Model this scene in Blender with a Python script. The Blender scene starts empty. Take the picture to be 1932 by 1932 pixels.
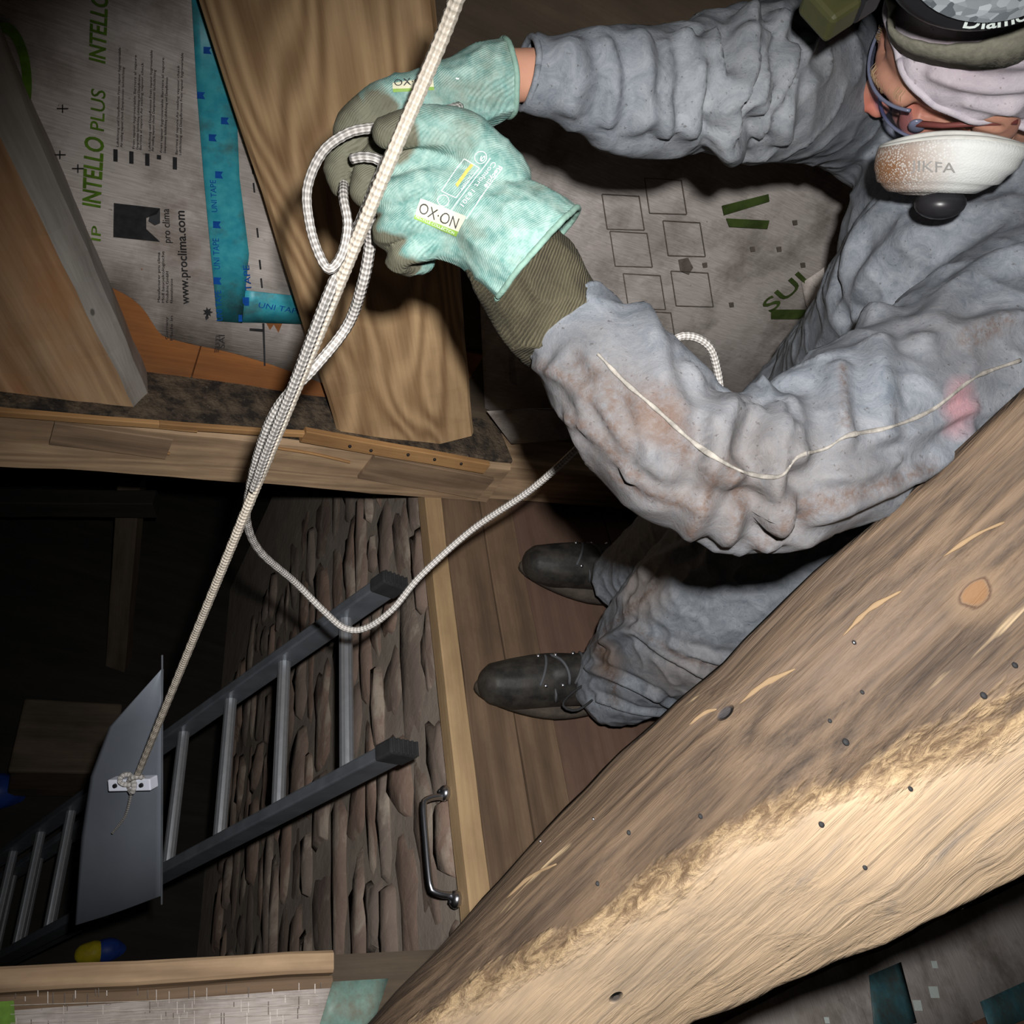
import bpy, bmesh, math, random
import numpy as np
from mathutils import Vector, Matrix, noise
from mathutils.bvhtree import BVHTree

# ------------------------------------------------------------------ camera, light, exposure
SC = bpy.context.scene
COL = SC.collection
FOC, CX, CY, CAMH = 1450.0, 966.0, 966.0, 1.353
_d = np.array([(-130 - CX) / FOC, (2350 - CY) / FOC, 1.0]); _d /= np.linalg.norm(_d)
_U = -_d
_ex = np.array([1.0, 0, 0]) - _U[0] * _U; _ex /= np.linalg.norm(_ex)
_ey = np.cross(_U, _ex)
BAS = np.array([_ex, _ey, _U])                 # rows: world axes in camera space (right, down, forward)
C0 = np.array([0, 0, CAMH])
RIGHT, DOWN, FWD = BAS @ np.array([1., 0, 0]), BAS @ np.array([0, 1., 0]), BAS @ np.array([0, 0, 1.])

cam_d = bpy.data.cameras.new('camera'); cam_d.sensor_width = 36.0; cam_d.lens = 36.0 * FOC / 1932.0
cam_d.clip_start = 0.02
cam = bpy.data.objects.new('camera', cam_d); COL.objects.link(cam)
cam.matrix_world = Matrix([[RIGHT[i], -DOWN[i], -FWD[i], C0[i]] for i in range(3)] + [[0, 0, 0, 1]])
SC.camera = cam

world = bpy.data.worlds.new('world'); SC.world = world; world.use_nodes = True
world.node_tree.nodes['Background'].inputs[0].default_value = (0.75, 0.82, 1.0, 1)
world.node_tree.nodes['Background'].inputs[1].default_value = 0.0015

SC.view_settings.view_transform = 'Standard'; SC.view_settings.look = 'None'
SC.view_settings.gamma = 1.0; SC.view_settings.use_curve_mapping = False
SC.view_settings.exposure = 0.0

fl = bpy.data.lights.new('camera_flash', 'SPOT'); fl.energy = 135; fl.color = (1.0, 0.98, 0.955)
fl.spot_size = math.radians(108); fl.spot_blend = 1.0; fl.shadow_soft_size = 0.012
fl.use_nodes = True
_fo = fl.node_tree.nodes.new('ShaderNodeLightFalloff'); _fo.inputs['Strength'].default_value = 1.0; _fo.inputs['Smooth'].default_value = .5
fl.node_tree.links.new(_fo.outputs['Quadratic'], fl.node_tree.nodes['Emission'].inputs['Strength'])
flash = bpy.data.objects.new('camera_flash', fl); COL.objects.link(flash)
_fp = C0 + RIGHT * 0.04 - DOWN * 0.058 - FWD * 0.01
_aim = np.array([(1130 - CX) / FOC, (1230 - CY) / FOC, 1.0])
_ad = Vector(RIGHT * _aim[0] + DOWN * _aim[1] + FWD * _aim[2]).normalized()
flash.matrix_world = Matrix.Translation(Vector(_fp)) @ (-_ad).to_track_quat('Z', 'Y').to_matrix().to_4x4()

# ------------------------------------------------------------------ geometry helpers
rnd = random.Random(7)
WM = {}

def V(px, py, dep):
    return C0 + BAS @ np.array([(px - CX) / FOC * dep, (py - CY) / FOC * dep, dep])

def ray(px, py):
    return BAS @ np.array([(px - CX) / FOC, (py - CY) / FOC, 1.0])

def FL(px, py, z=0.0):
    r = ray(px, py); return C0 + r * ((z - CAMH) / r[2])

def HIT(px, py, p, n):
    r = ray(px, py); return C0 + r * (((p - C0) @ n) / (r @ n))

def LF(px, py):
    """directions as seen along the line of sight at a pixel: right, down, away"""
    z = ray(px, py); z = z / np.linalg.norm(z); x = RIGHT - (RIGHT @ z) * z; x /= np.linalg.norm(x); return x, np.cross(z, x), z

def nrm(v):
    v = np.asarray(v, float); return v / np.linalg.norm(v)

def frame(o, x, y):
    """local frame with x along, y across (orthonormalised)"""
    x = nrm(x); y = np.asarray(y, float); y = nrm(y - (y @ x) * x); z = np.cross(x, y)
    return Matrix([[x[i], y[i], z[i], o[i]] for i in range(3)] + [[0, 0, 0, 1]])

def tag(o, label=None, cat=None, group=None, kind=None):
    if label: o['label'] = label
    if cat: o['category'] = cat
    if group: o['group'] = group
    if kind: o['kind'] = kind
    return o

def parent_to(o, p, M):
    WM[o.name] = M
    if p is not None:
        o.parent = p; o.matrix_parent_inverse = WM[p.name].inverted()
    o.matrix_basis = M

def empty(name, loc, **k):
    o = bpy.data.objects.new(name, None); o.empty_display_size = 0.05; COL.objects.link(o)
    parent_to(o, None, Matrix.Translation(Vector(loc))); return tag(o, **k)

def add(name, verts, faces, mat, parent=None, M=None, smooth=False, uv=None, attr=None, mats=None, fmat=None):
    """world-space verts -> one mesh object whose local frame is M"""
    if M is None:
        M = Matrix.Identity(4) if parent is None else Matrix(WM[parent.name])
    v = np.asarray(verts, float)
    mi = np.array(M.inverted())
    v = v @ mi[:3, :3].T + mi[:3, 3]
    me = bpy.data.meshes.new(name)
    me.from_pydata([tuple(p) for p in v], [], [tuple(int(i) for i in f) for f in faces])
    if uv is not None:
        l = me.uv_layers.new(name='UVMap'); li = np.empty(len(me.loops), int); me.loops.foreach_get('vertex_index', li)
        if callable(uv): uv(me, l)
        else: l.data.foreach_set('uv', np.asarray(uv, float)[li].ravel())
    if attr:
        for k, a in attr.items():
            at = me.attributes.new(k, 'FLOAT', 'POINT'); at.data.foreach_set('value', np.asarray(a, float))
    for m in (mats or [mat]): me.materials.append(m)
    if fmat is not None: me.polygons.foreach_set('material_index', np.asarray(fmat, int))
    if smooth: me.polygons.foreach_set('use_smooth', np.ones(len(me.polygons), bool))
    me.update()
    o = bpy.data.objects.new(name, me); COL.objects.link(o); parent_to(o, parent, M)
    return o

def place(name, me, mat, parent, M, smooth=None):
    if mat is not None and len(me.materials) == 0: me.materials.append(mat)
    o = bpy.data.objects.new(name, me); COL.objects.link(o); parent_to(o, parent, M); return o

def loft(rings, caps=True):
    n = len(rings[0]); vs = [p for r in rings for p in r]; fs = []
    for a in range(len(rings) - 1):
        for i in range(n):
            j = (i + 1) % n; fs.append((a * n + i, a * n + j, (a + 1) * n + j, (a + 1) * n + i))
    if caps:
        fs.append(tuple(range(n - 1, -1, -1))); fs.append(tuple((len(rings) - 1) * n + i for i in range(n)))
    return np.array(vs), fs

def cr(pts, n):
    """Catmull-Rom through rows of pts, n samples"""
    P = np.asarray(pts, float)
    if len(P) == 2:
        return P[0] + (P[1] - P[0]) * np.linspace(0, 1, n)[:, None]
    E = np.vstack([2 * P[0] - P[1], P, 2 * P[-1] - P[-2]])
    seg = np.linalg.norm(np.diff(P[:, :3], axis=0), axis=1) if P.shape[1] >= 3 else np.ones(len(P) - 1)
    cum = np.concatenate([[0], np.cumsum(seg)]); out = []
    for s in np.linspace(0, cum[-1], n):
        k = min(max(np.searchsorted(cum, s, 'right') - 1, 0), len(seg) - 1); t = (s - cum[k]) / max(seg[k], 1e-9)
        a, b, c, d = E[k:k + 4]
        out.append(.5 * (2 * b + (c - a) * t + (2 * a - 5 * b + 4 * c - d) * t * t + (3 * b - a - 3 * c + d) * t ** 3))
    return np.array(out)

def frames(P):
    T = np.gradient(P, axis=0); T /= np.linalg.norm(T, axis=1)[:, None] + 1e-12
    u = np.cross(T[0], [0.3, 0.2, 0.93]); u /= np.linalg.norm(u); Us = []
    for t in T:
        u = u - (u @ t) * t; u /= np.linalg.norm(u); Us.append(u.copy())
    Us = np.array(Us); return T, Us, np.cross(T, Us)

def tube(P, r, sides=10, braid=0.0, pitch=0.02, caps=True):
    P = np.asarray(P, float); r = np.broadcast_to(np.asarray(r, float), (len(P),))
    T, A, B = frames(P); L = np.concatenate([[0], np.cumsum(np.linalg.norm(np.diff(P, axis=0), axis=1))])
    th = np.arange(sides) / sides * 2 * np.pi; rings = []; uv = []
    for i in range(len(P)):
        rr = r[i] * np.ones(sides)
        if braid:
            rr = rr * (1 + braid * np.sin(3 * th + L[i] / pitch * 6.283) * np.sin(3 * th - L[i] / pitch * 6.283))
        rings.append(P[i] + (np.cos(th) * rr)[:, None] * A[i] + (np.sin(th) * rr)[:, None] * B[i])
        uv += [(L[i], k / sides) for k in range(sides)]
    v, f = loft(rings, caps); return v, f, uv

def timber(name, a, b, wdir, width, thick, mat, parent=None, amp=0.004, nseg=14, seed=0, cham=0.006, taper=0.0, zsign=1):
    """board or beam from a to b: width along wdir (centred), thickness along z of its frame; front face at z=0"""
    a = np.asarray(a, float); b = np.asarray(b, float)
    M = frame(a, b - a, wdir); L = np.linalg.norm(b - a)
    Mn = np.array(M); rings = []
    for i in range(nseg + 1):
        t = i / nseg; x = L * t; hw = width / 2 * (1 - taper * t)
        pr = [(-hw + cham, 0), (-hw * .33, 0), (hw * .33, 0), (hw - cham, 0), (hw, -cham), (hw, -thick + cham), (hw - cham, -thick), (-hw + cham, -thick), (-hw, -thick + cham), (-hw, -cham)]
        ring = []
        for k, (y, z) in enumerate(pr):
            n = noise.noise_vector(Vector((x * 7 + seed * 9.1, y * 9, z * 9 + k * .05 + seed)))
            ring.append((x, y + n.y * amp, (z + n.z * amp) * zsign))
        rings.append(ring)
    v, f = loft(rings)
    if zsign < 0: f = [tuple(reversed(q)) for q in f]
    v = v @ Mn[:3, :3].T + Mn[:3, 3]
    o = add(name, v, f, mat, parent, M)
    return o

def box(name, M, lo, hi, mat, parent=None, bev=0.003):
    lo = np.array(lo, float); hi = np.array(hi, float); b = min(bev, *(0.45 * (hi - lo)))
    bm = bmesh.new()
    bmesh.ops.create_cube(bm, size=1.0)
    for vv in bm.verts:
        vv.co = Vector([(lo[i] + hi[i]) / 2 + vv.co[i] * (hi[i] - lo[i]) for i in range(3)])
    if b > 0: bmesh.ops.bevel(bm, geom=bm.edges[:], offset=b, segments=2, affect='EDGES', profile=0.5)
    me = bpy.data.meshes.new(name); bm.to_mesh(me); bm.free(); me.materials.append(mat)
    return place(name, me, mat, parent, M)

def patch(name, rows, mat, parent=None, M=None, thick=0.002, n=24, amp=0.0, freq=8, smooth=True, nrmdir=None):
    """sheet lofted through rows of world points, given real thickness"""
    R = [cr(r, n) for r in rows]; m = len(R); V0 = np.vstack(R)
    G = V0.reshape(m, n, 3)
    du = np.gradient(G, axis=1); dv = np.gradient(G, axis=0); nn = np.cross(du, dv); nn /= np.linalg.norm(nn, axis=2)[:, :, None] + 1e-12
    if nrmdir is not None and (nn.mean((0, 1)) @ nrmdir) < 0: nn = -nn
    if amp:
        for i in range(m):
            for j in range(n):
                G[i, j] += nn[i, j] * amp * noise.noise(Vector(G[i, j]) * freq)
    top = G.reshape(-1, 3); bot = (G - nn * thick).reshape(-1, 3); K = m * n; fs = []
    for i in range(m - 1):
        for j in range(n - 1):
            q = (i * n + j, i * n + j + 1, (i + 1) * n + j + 1, (i + 1) * n + j)
            fs.append(q); fs.append(tuple(K + a for a in reversed(q)))
    bd = [j for j in range(n)] + [i * n + n - 1 for i in range(1, m)] + [(m - 1) * n + j for j in range(n - 2, -1, -1)] + [i * n for i in range(m - 2, 0, -1)]
    for a, b in zip(bd, bd[1:] + bd[:1]): fs.append((a, K + a, K + b, b))
    o = add(name, np.vstack([top, bot]), fs, mat, parent, M, smooth)
    bm = bmesh.new(); bm.from_mesh(o.data); bmesh.ops.recalc_face_normals(bm, faces=bm.faces); bm.to_mesh(o.data); bm.free()
    return o

_tc = {}
def text2d(s, bold=0.0):
    key = (s, bold)
    if key in _tc: return _tc[key]
    cu = bpy.data.curves.new('t', 'FONT'); cu.body = s; cu.size = 1.0; cu.resolution_u = 3; cu.offset = bold
    o = bpy.data.objects.new('t', cu); COL.objects.link(o)
    me = bpy.data.meshes.new_from_object(o)
    v = np.array([x.co[:] for x in me.vertices]); f = [tuple(p.vertices) for p in me.polygons]
    bpy.data.objects.remove(o); bpy.data.curves.remove(cu); bpy.data.meshes.remove(me)
    v[:, 0] -= v[:, 0].min(); _tc[key] = (v, f); return v, f

def letter(parent, s, A, B, n, height, mat, name='lettering', lift=0.0012, bold=0.0):
    """flat print: s set from A to B (world) on a plane with normal n, cap height in metres"""
    v, f = text2d(s, bold); A = np.asarray(A, float); B = np.asarray(B, float); n = nrm(n)
    t = B - A; L = np.linalg.norm(t); t /= L; t = nrm(t - (t @ n) * n); up = np.cross(n, t)
    w = v[:, 0].max()
    P = A + n * lift + np.outer(v[:, 0] / w * L, t) + np.outer(v[:, 1] / 0.7 * height, up)
    return add(name, P, f, mat, parent)

def quadprint(parent, pts, n, mat, name='print', lift=0.001):
    P = [np.asarray(p, float) + nrm(n) * lift for p in pts]
    return add(name, P, [tuple(range(len(P)))], mat, parent)

# ---- blobs: union of tapered chains, voxel remeshed into one continuous skin
def chain_mesh(ch, sides=16):
    """ch: rows (x,y,z,r)"""
    ch = np.asarray(ch, float)
    L = np.linalg.norm(np.diff(ch[:, :3], axis=0), axis=1).sum(); n = max(6, int(L / max(ch[:, 3].min() * .5, .004)))
    Q = cr(ch, min(n, 60)); P, r = Q[:, :3], Q[:, 3]
    T, A, B = frames(P); th = np.arange(sides) / sides * 2 * np.pi; rings = []
    def ring(c, rad, a, b): rings.append(c + np.outer(np.cos(th) * rad, a) + np.outer(np.sin(th) * rad, b))
    for k in (80, 55, 28): ring(P[0] - T[0] * r[0] * math.sin(math.radians(k)), r[0] * math.cos(math.radians(k)), A[0], B[0])
    for i in range(len(P)): ring(P[i], r[i], A[i], B[i])
    for k in (28, 55, 80): ring(P[-1] + T[-1] * r[-1] * math.sin(math.radians(k)), r[-1] * math.cos(math.radians(k)), A[-1], B[-1])
    return loft(rings)

def ellip(c, rad, R=None, n=14):
    vs = []; fs = []; m = 2 * n; R = np.eye(3) if R is None else R
    for i in range(n + 1):
        p = math.pi * i / n
        for j in range(m):
            q = 2 * math.pi * j / m
            vs.append(np.asarray(c) + R @ (np.array([math.sin(p) * math.cos(q), math.sin(p) * math.sin(q), math.cos(p)]) * rad))
    for i in range(n):
        for j in range(m):
            k = (j + 1) % m; fs.append((i * m + j, (i + 1) * m + j, (i + 1) * m + k, i * m + k))
    return np.array(vs), fs

def skin(pieces, voxel, smooth_it=6, fac=0.5):
    vs = []; fs = []; o = 0
    for v, f in pieces:
        vs.append(v); fs += [tuple(i + o for i in q) for q in f]; o += len(v)
    me = bpy.data.meshes.new('tmp'); me.from_pydata([tuple(p) for p in np.vstack(vs)], [], fs)
    bm = bmesh.new(); bm.from_mesh(me); bmesh.ops.recalc_face_normals(bm, faces=bm.faces); bm.to_mesh(me); bm.free()
    ob = bpy.data.objects.new('tmp', me); COL.objects.link(ob)
    r = ob.modifiers.new('r', 'REMESH'); r.mode = 'VOXEL'; r.voxel_size = voxel
    if smooth_it:
        s = ob.modifiers.new('s', 'SMOOTH'); s.factor = fac; s.iterations = smooth_it
    dg = bpy.context.evaluated_depsgraph_get(); ev = ob.evaluated_get(dg); m2 = ev.to_mesh()
    V_ = np.empty(len(m2.vertices) * 3); m2.vertices.foreach_get('co', V_); N_ = np.empty(len(m2.vertices) * 3); m2.vertices.foreach_get('normal', N_)
    F_ = [tuple(p.vertices) for p in m2.polygons]
    ev.to_mesh_clear(); bpy.data.objects.remove(ob); bpy.data.meshes.remove(me)
    return V_.reshape(-1, 3), N_.reshape(-1, 3), F_

def normals(v, f):
    f4 = np.array([q if len(q) == 4 else (q[0], q[1], q[2], q[2]) for q in f])
    n = np.cross(v[f4[:, 2]] - v[f4[:, 0]], v[f4[:, 3]] - v[f4[:, 1]])
    t = f4[:, 3] == f4[:, 2]
    out = np.zeros_like(v)
    for k in range(4): np.add.at(out, f4[:, k], n)
    return out / (np.linalg.norm(out, axis=1)[:, None] + 1e-12)

def seg_dist(v, P):
    """distance of verts to polyline P, plus parameter"""
    best = np.full(len(v), 9.0)
    for a, b in zip(P[:-1], P[1:]):
        ab = b - a; t = np.clip(((v - a) @ ab) / (ab @ ab + 1e-12), 0, 1)
        best = np.minimum(best, np.linalg.norm(v - (a + t[:, None] * ab), axis=1))
    return best

def project(bvh, pts):
    """pixels of the photograph -> points on a surface (cast from the camera)"""
    out = []
    for p in pts:
        hit = bvh.ray_cast(Vector(C0), Vector(nrm(ray(*p[:2]))))
        if hit[0] is not None: out.append(np.array(hit[0]))
    return np.array(out)

def fold(v, n, bvh, pts, height, width, samples=24):
    P = project(bvh, cr(np.array([(a, b, 0) for a, b in pts], float), samples))
    if len(P) < 2: return v
    # drop jumps across depth gaps
    keep = [P[0]]
    for p in P[1:]:
        if np.linalg.norm(p - keep[-1]) < 0.06: keep.append(p)
    if len(keep) < 2: return v
    dd = seg_dist(v, np.array(keep))
    return v + n * (height * np.exp(-(dd / width) ** 2) - height * .45 * np.exp(-((dd - 2.0 * width) / width) ** 2))[:, None]

def cut(v, f, keepfun):
    k = keepfun(v); fs = [q for q in f if all(k[i] for i in q)]
    used = sorted({i for q in fs for i in q}); mp = {o: i for i, o in enumerate(used)}
    return v[used], [tuple(mp[i] for i in q) for q in fs]

def loops_of(fs):
    cnt = {}
    for q in fs:
        for a, b in zip(q, q[1:] + q[:1]): cnt[(min(a, b), max(a, b))] = cnt.get((min(a, b), max(a, b)), 0) + 1
    bd = {}
    for (a, b), c in cnt.items():
        if c == 1: bd.setdefault(a, []).append(b); bd.setdefault(b, []).append(a)
    loops = []; seen = set()
    for s0 in bd:
        if s0 in seen: continue
        lp = [s0]; seen.add(s0)
        while True:
            nx = [b for b in bd[lp[-1]] if b not in seen]
            if not nx: break
            lp.append(nx[0]); seen.add(nx[0])
        loops.append(lp)
    return loops

def hem(v, fs, r, mat, parent, minlen=20, name='hem'):
    for lp in loops_of(fs):
        if len(lp) < minlen: continue
        P = v[lp]; k = len(P)
        P = np.array([np.mean([P[(i + j) % k] for j in range(-4, 5)], axis=0) for i in range(0, k, 2)])
        P = np.vstack([P, P[:1]]); v2, f2, _ = tube(P, r, 8); add(name, v2, f2, mat, parent, smooth=True)

def solidify(o, t, off=-1):
    m = o.modifiers.new('s', 'SOLIDIFY'); m.thickness = t; m.offset = off

# ------------------------------------------------------------------ materials
class NT:
    def __init__(s, name):
        s.m = bpy.data.materials.new(name); s.m.use_nodes = True; s.t = s.m.node_tree; s.b = s.t.nodes['Principled BSDF']
        s.b.inputs['Specular IOR Level'].default_value = 0.3
    def n(s, ty, **k):
        x = s.t.nodes.new(ty)
        for a, b in k.items():
            if a in ('i',):
                for kk, vv in b.items():
                    if isinstance(vv, bpy.types.NodeSocket): s.t.links.new(vv, x.inputs[kk])
                    else: x.inputs[kk].default_value = vv
            else: setattr(x, a, b)
        return x
    def obj(s): return s.n('ShaderNodeTexCoord').outputs['Object']
    def map(s, vec, scale=(1, 1, 1), loc=(0, 0, 0), rot=(0, 0, 0)):
        return s.n('ShaderNodeMapping', i={'Vector': vec, 'Scale': scale, 'Location': loc, 'Rotation': rot}).outputs[0]
    def noise(s, vec, scale, detail=3, rough=.55, dist=0):
        return s.n('ShaderNodeTexNoise', i={'Vector': vec, 'Scale': scale, 'Detail': detail, 'Roughness': rough, 'Distortion': dist}).outputs['Fac']
    def math(s, op, a, b=0.0, c=0.0):
        return s.n('ShaderNodeMath', operation=op, i={0: a, 1: b, 2: c}).outputs[0]
    def ramp(s, x, lo, hi, a=0.0, b=1.0):
        return s.n('ShaderNodeMapRange', i={0: x, 1: lo, 2: hi, 3: a, 4: b}).outputs[0]
    def mix(s, f, a, b, mode='MIX'):
        x = s.n('ShaderNodeMix', data_type='RGBA', blend_type=mode)
        for k, vv in ((0, f), (6, a), (7, b)):
            if isinstance(vv, bpy.types.NodeSocket): s.t.links.new(vv, x.inputs[k])
            else: x.inputs[k].default_value = (*vv, 1) if isinstance(vv, tuple) and len(vv) == 3 else vv
        return x.outputs[2]
    def set(s, **k):
        for a, b in k.items():
            a = a.replace('_', ' ')
            if isinstance(b, bpy.types.NodeSocket): s.t.links.new(b, s.b.inputs[a])
            else: s.b.inputs[a].default_value = (*b, 1) if isinstance(b, tuple) and s.b.inputs[a].type == 'RGBA' else b
        return s
    def bump(s, h, strength=.4, dist=.003):
        x = s.n('ShaderNodeBump', i={'Height': h, 'Strength': strength, 'Distance': dist}); s.t.links.new(x.outputs[0], s.b.inputs['Normal'])
        return s

def S(r, g, b):
    """sRGB 0-255 -> linear"""
    f = lambda c: (c / 12.92 if c <= .04045 else ((c + .055) / 1.055) ** 2.4)
    return (f(r / 255), f(g / 255), f(b / 255))

def wood(name, dark, light, dirt, ring=26, freq=(.7, 4.5, 4.5), seed=0.0, dirtamt=.6, rough=.8, bump=.5, spots=.0, ringamt=.6):
    m = NT(name); o = m.map(m.obj(), loc=(seed * 3.1, seed * 1.7, seed))
    fld = m.noise(m.map(o, freq), 1.0, 2, .5, .25)
    rings = m.ramp(m.math('SINE', m.math('MULTIPLY', fld, float(ring * 6.28))), -1, 1)
    fib = m.noise(m.map(o, (5, 130, 130)), 1.0, 3, .6)
    fib2 = m.noise(m.map(o, (1.5, 30, 30)), 1.0, 3, .6)
    g = m.math('ADD', m.math('MULTIPLY', rings, ringamt), m.math('ADD', m.math('MULTIPLY', fib, .55), m.math('MULTIPLY', fib2, 1.0 - ringamt)))
    col = m.mix(m.ramp(g, .35, 1.15), dark, light)
    d = m.ramp(m.noise(m.map(o, (1.6, 3, 3)), 2.2, 6, .65), .42, .72)
    col = m.mix(m.math('MULTIPLY', d, dirtamt), col, dirt)
    if spots:
        vo = m.n('ShaderNodeTexVoronoi', i={'Vector': m.map(o, (.7, 1, 1)), 'Scale': 17.0})
        sp = m.math('MULTIPLY', m.ramp(vo.outputs['Distance'], .07, .11, 1, 0), m.ramp(vo.outputs['Color'], .7, .72))
        col = m.mix(m.math('MULTIPLY', sp, spots), col, (.02, .015, .012))
    m.set(Base_Color=col, Roughness=rough)
    m.bump(m.math('ADD', g, m.math('MULTIPLY', d, .3)), bump, .002)
    return m.m

def plain(name, col, rough=.6, metal=0.0, var=.25, scale=30, bump=.0, **k):
    m = NT(name); o = m.obj(); n = m.noise(o, scale, 4, .6)
    c2 = tuple(c * (1 - var) for c in col)
    m.set(Base_Color=m.mix(m.ramp(n, .35, .65), col, c2), Roughness=rough, Metallic=metal, **k)
    if bump: m.bump(n, bump, .002)
    return m.m

MT = {}
MT['rafter'] = wood('timber_oak', S(134, 102, 70), S(206, 172, 130), S(104, 82, 62), ring=22, freq=(.75, 3.4, 3.4), seed=2.3, dirtamt=.4, spots=.8, ringamt=.5)
MT['rafter2'] = wood('timber_brown', S(134, 106, 78), S(204, 170, 134), S(176, 112, 60), ring=9, freq=(.5, 5, 5), seed=5.1, dirtamt=.55, ringamt=.3, spots=.8)
MT['greyface'] = wood('timber_grey_face', S(138, 132, 126), S(196, 190, 182), S(110, 94, 78), ring=5, freq=(.5, 6, 6), seed=1.9, dirtamt=.45, ringamt=.25, spots=.7)
MT['sill'] = wood('timber_sill', S(134, 108, 84), S(200, 170, 136), S(96, 80, 66), ring=9, freq=(.5, 7, 7), seed=3.7, dirtamt=.5, ringamt=.35)
MT['sill_dark'] = wood('timber_sill_dark', S(106, 87, 70), S(158, 132, 106), S(82, 68, 56), ring=8, freq=(.8, 7, 7), seed=1.2, ringamt=.4)
MT['lath'] = wood('lath', S(136, 98, 60), S(188, 146, 98), S(104, 76, 50), ring=6, seed=8.2, ringamt=.3)
MT['sheath'] = wood('sheathing_orange', S(138, 84, 46), S(176, 116, 66), S(104, 74, 52), ring=5, seed=4.4, ringamt=.25, dirtamt=.7)
MT['plank'] = wood('floor_plank', S(82, 65, 51), S(126, 103, 82), S(72, 58, 47), ring=8, freq=(.6, 6, 6), seed=6.6, ringamt=.35, dirtamt=.75)
MT['hard'] = wood('floor_hardboard', S(90, 68, 57), S(112, 88, 75), S(74, 60, 50), ring=3, freq=(2, 2, 2), seed=9.0, ringamt=.1, dirtamt=.8, bump=.2)
MT['nightwood'] = wood('unlit_wood', S(30, 27, 24), S(46, 42, 37), S(24, 22, 20), ring=5, seed=3.3, ringamt=.3)  # near-black: the darkness of the unlit room is put into the wood colour
MT['strip'] = wood('edge_strip', S(150, 124, 92), S(184, 156, 118), S(120, 96, 70), ring=6, seed=2.2, ringamt=.3)
MT['darkwood'] = wood('dark_wood', S(70, 60, 50), S(104, 90, 74), S(48, 42, 36), ring=6, seed=7.7, ringamt=.3)

def m_tape2(name, a, b, c3):
    m = NT(name); o = m.obj(); n = m.noise(o, 18, 6, .7); n2 = m.noise(o, 60, 3, .6)
    m.set(Base_Color=m.mix(m.math('MULTIPLY', m.ramp(n, .42, .66), .8), m.mix(m.ramp(n2, .3, .7), a, b), c3), Roughness=.5); return m.m
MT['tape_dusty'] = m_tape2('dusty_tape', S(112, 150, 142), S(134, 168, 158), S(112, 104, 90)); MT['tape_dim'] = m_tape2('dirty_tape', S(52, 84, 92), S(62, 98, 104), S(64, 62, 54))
def m_soot():
    m = NT('soot_crust'); o = m.obj(); n = m.noise(o, 22, 6, .7); n2 = m.noise(o, 90, 4, .7)
    c = m.mix(m.ramp(n, .4, .62), S(42, 38, 35), S(104, 90, 74)); c = m.mix(m.ramp(n2, .66, .74), c, S(150, 142, 134))
    m.set(Base_Color=c, Roughness=.9).bump(m.math('ADD', n, n2), 1.0, .006); return m.m
MT['soot'] = m_soot()

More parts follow.
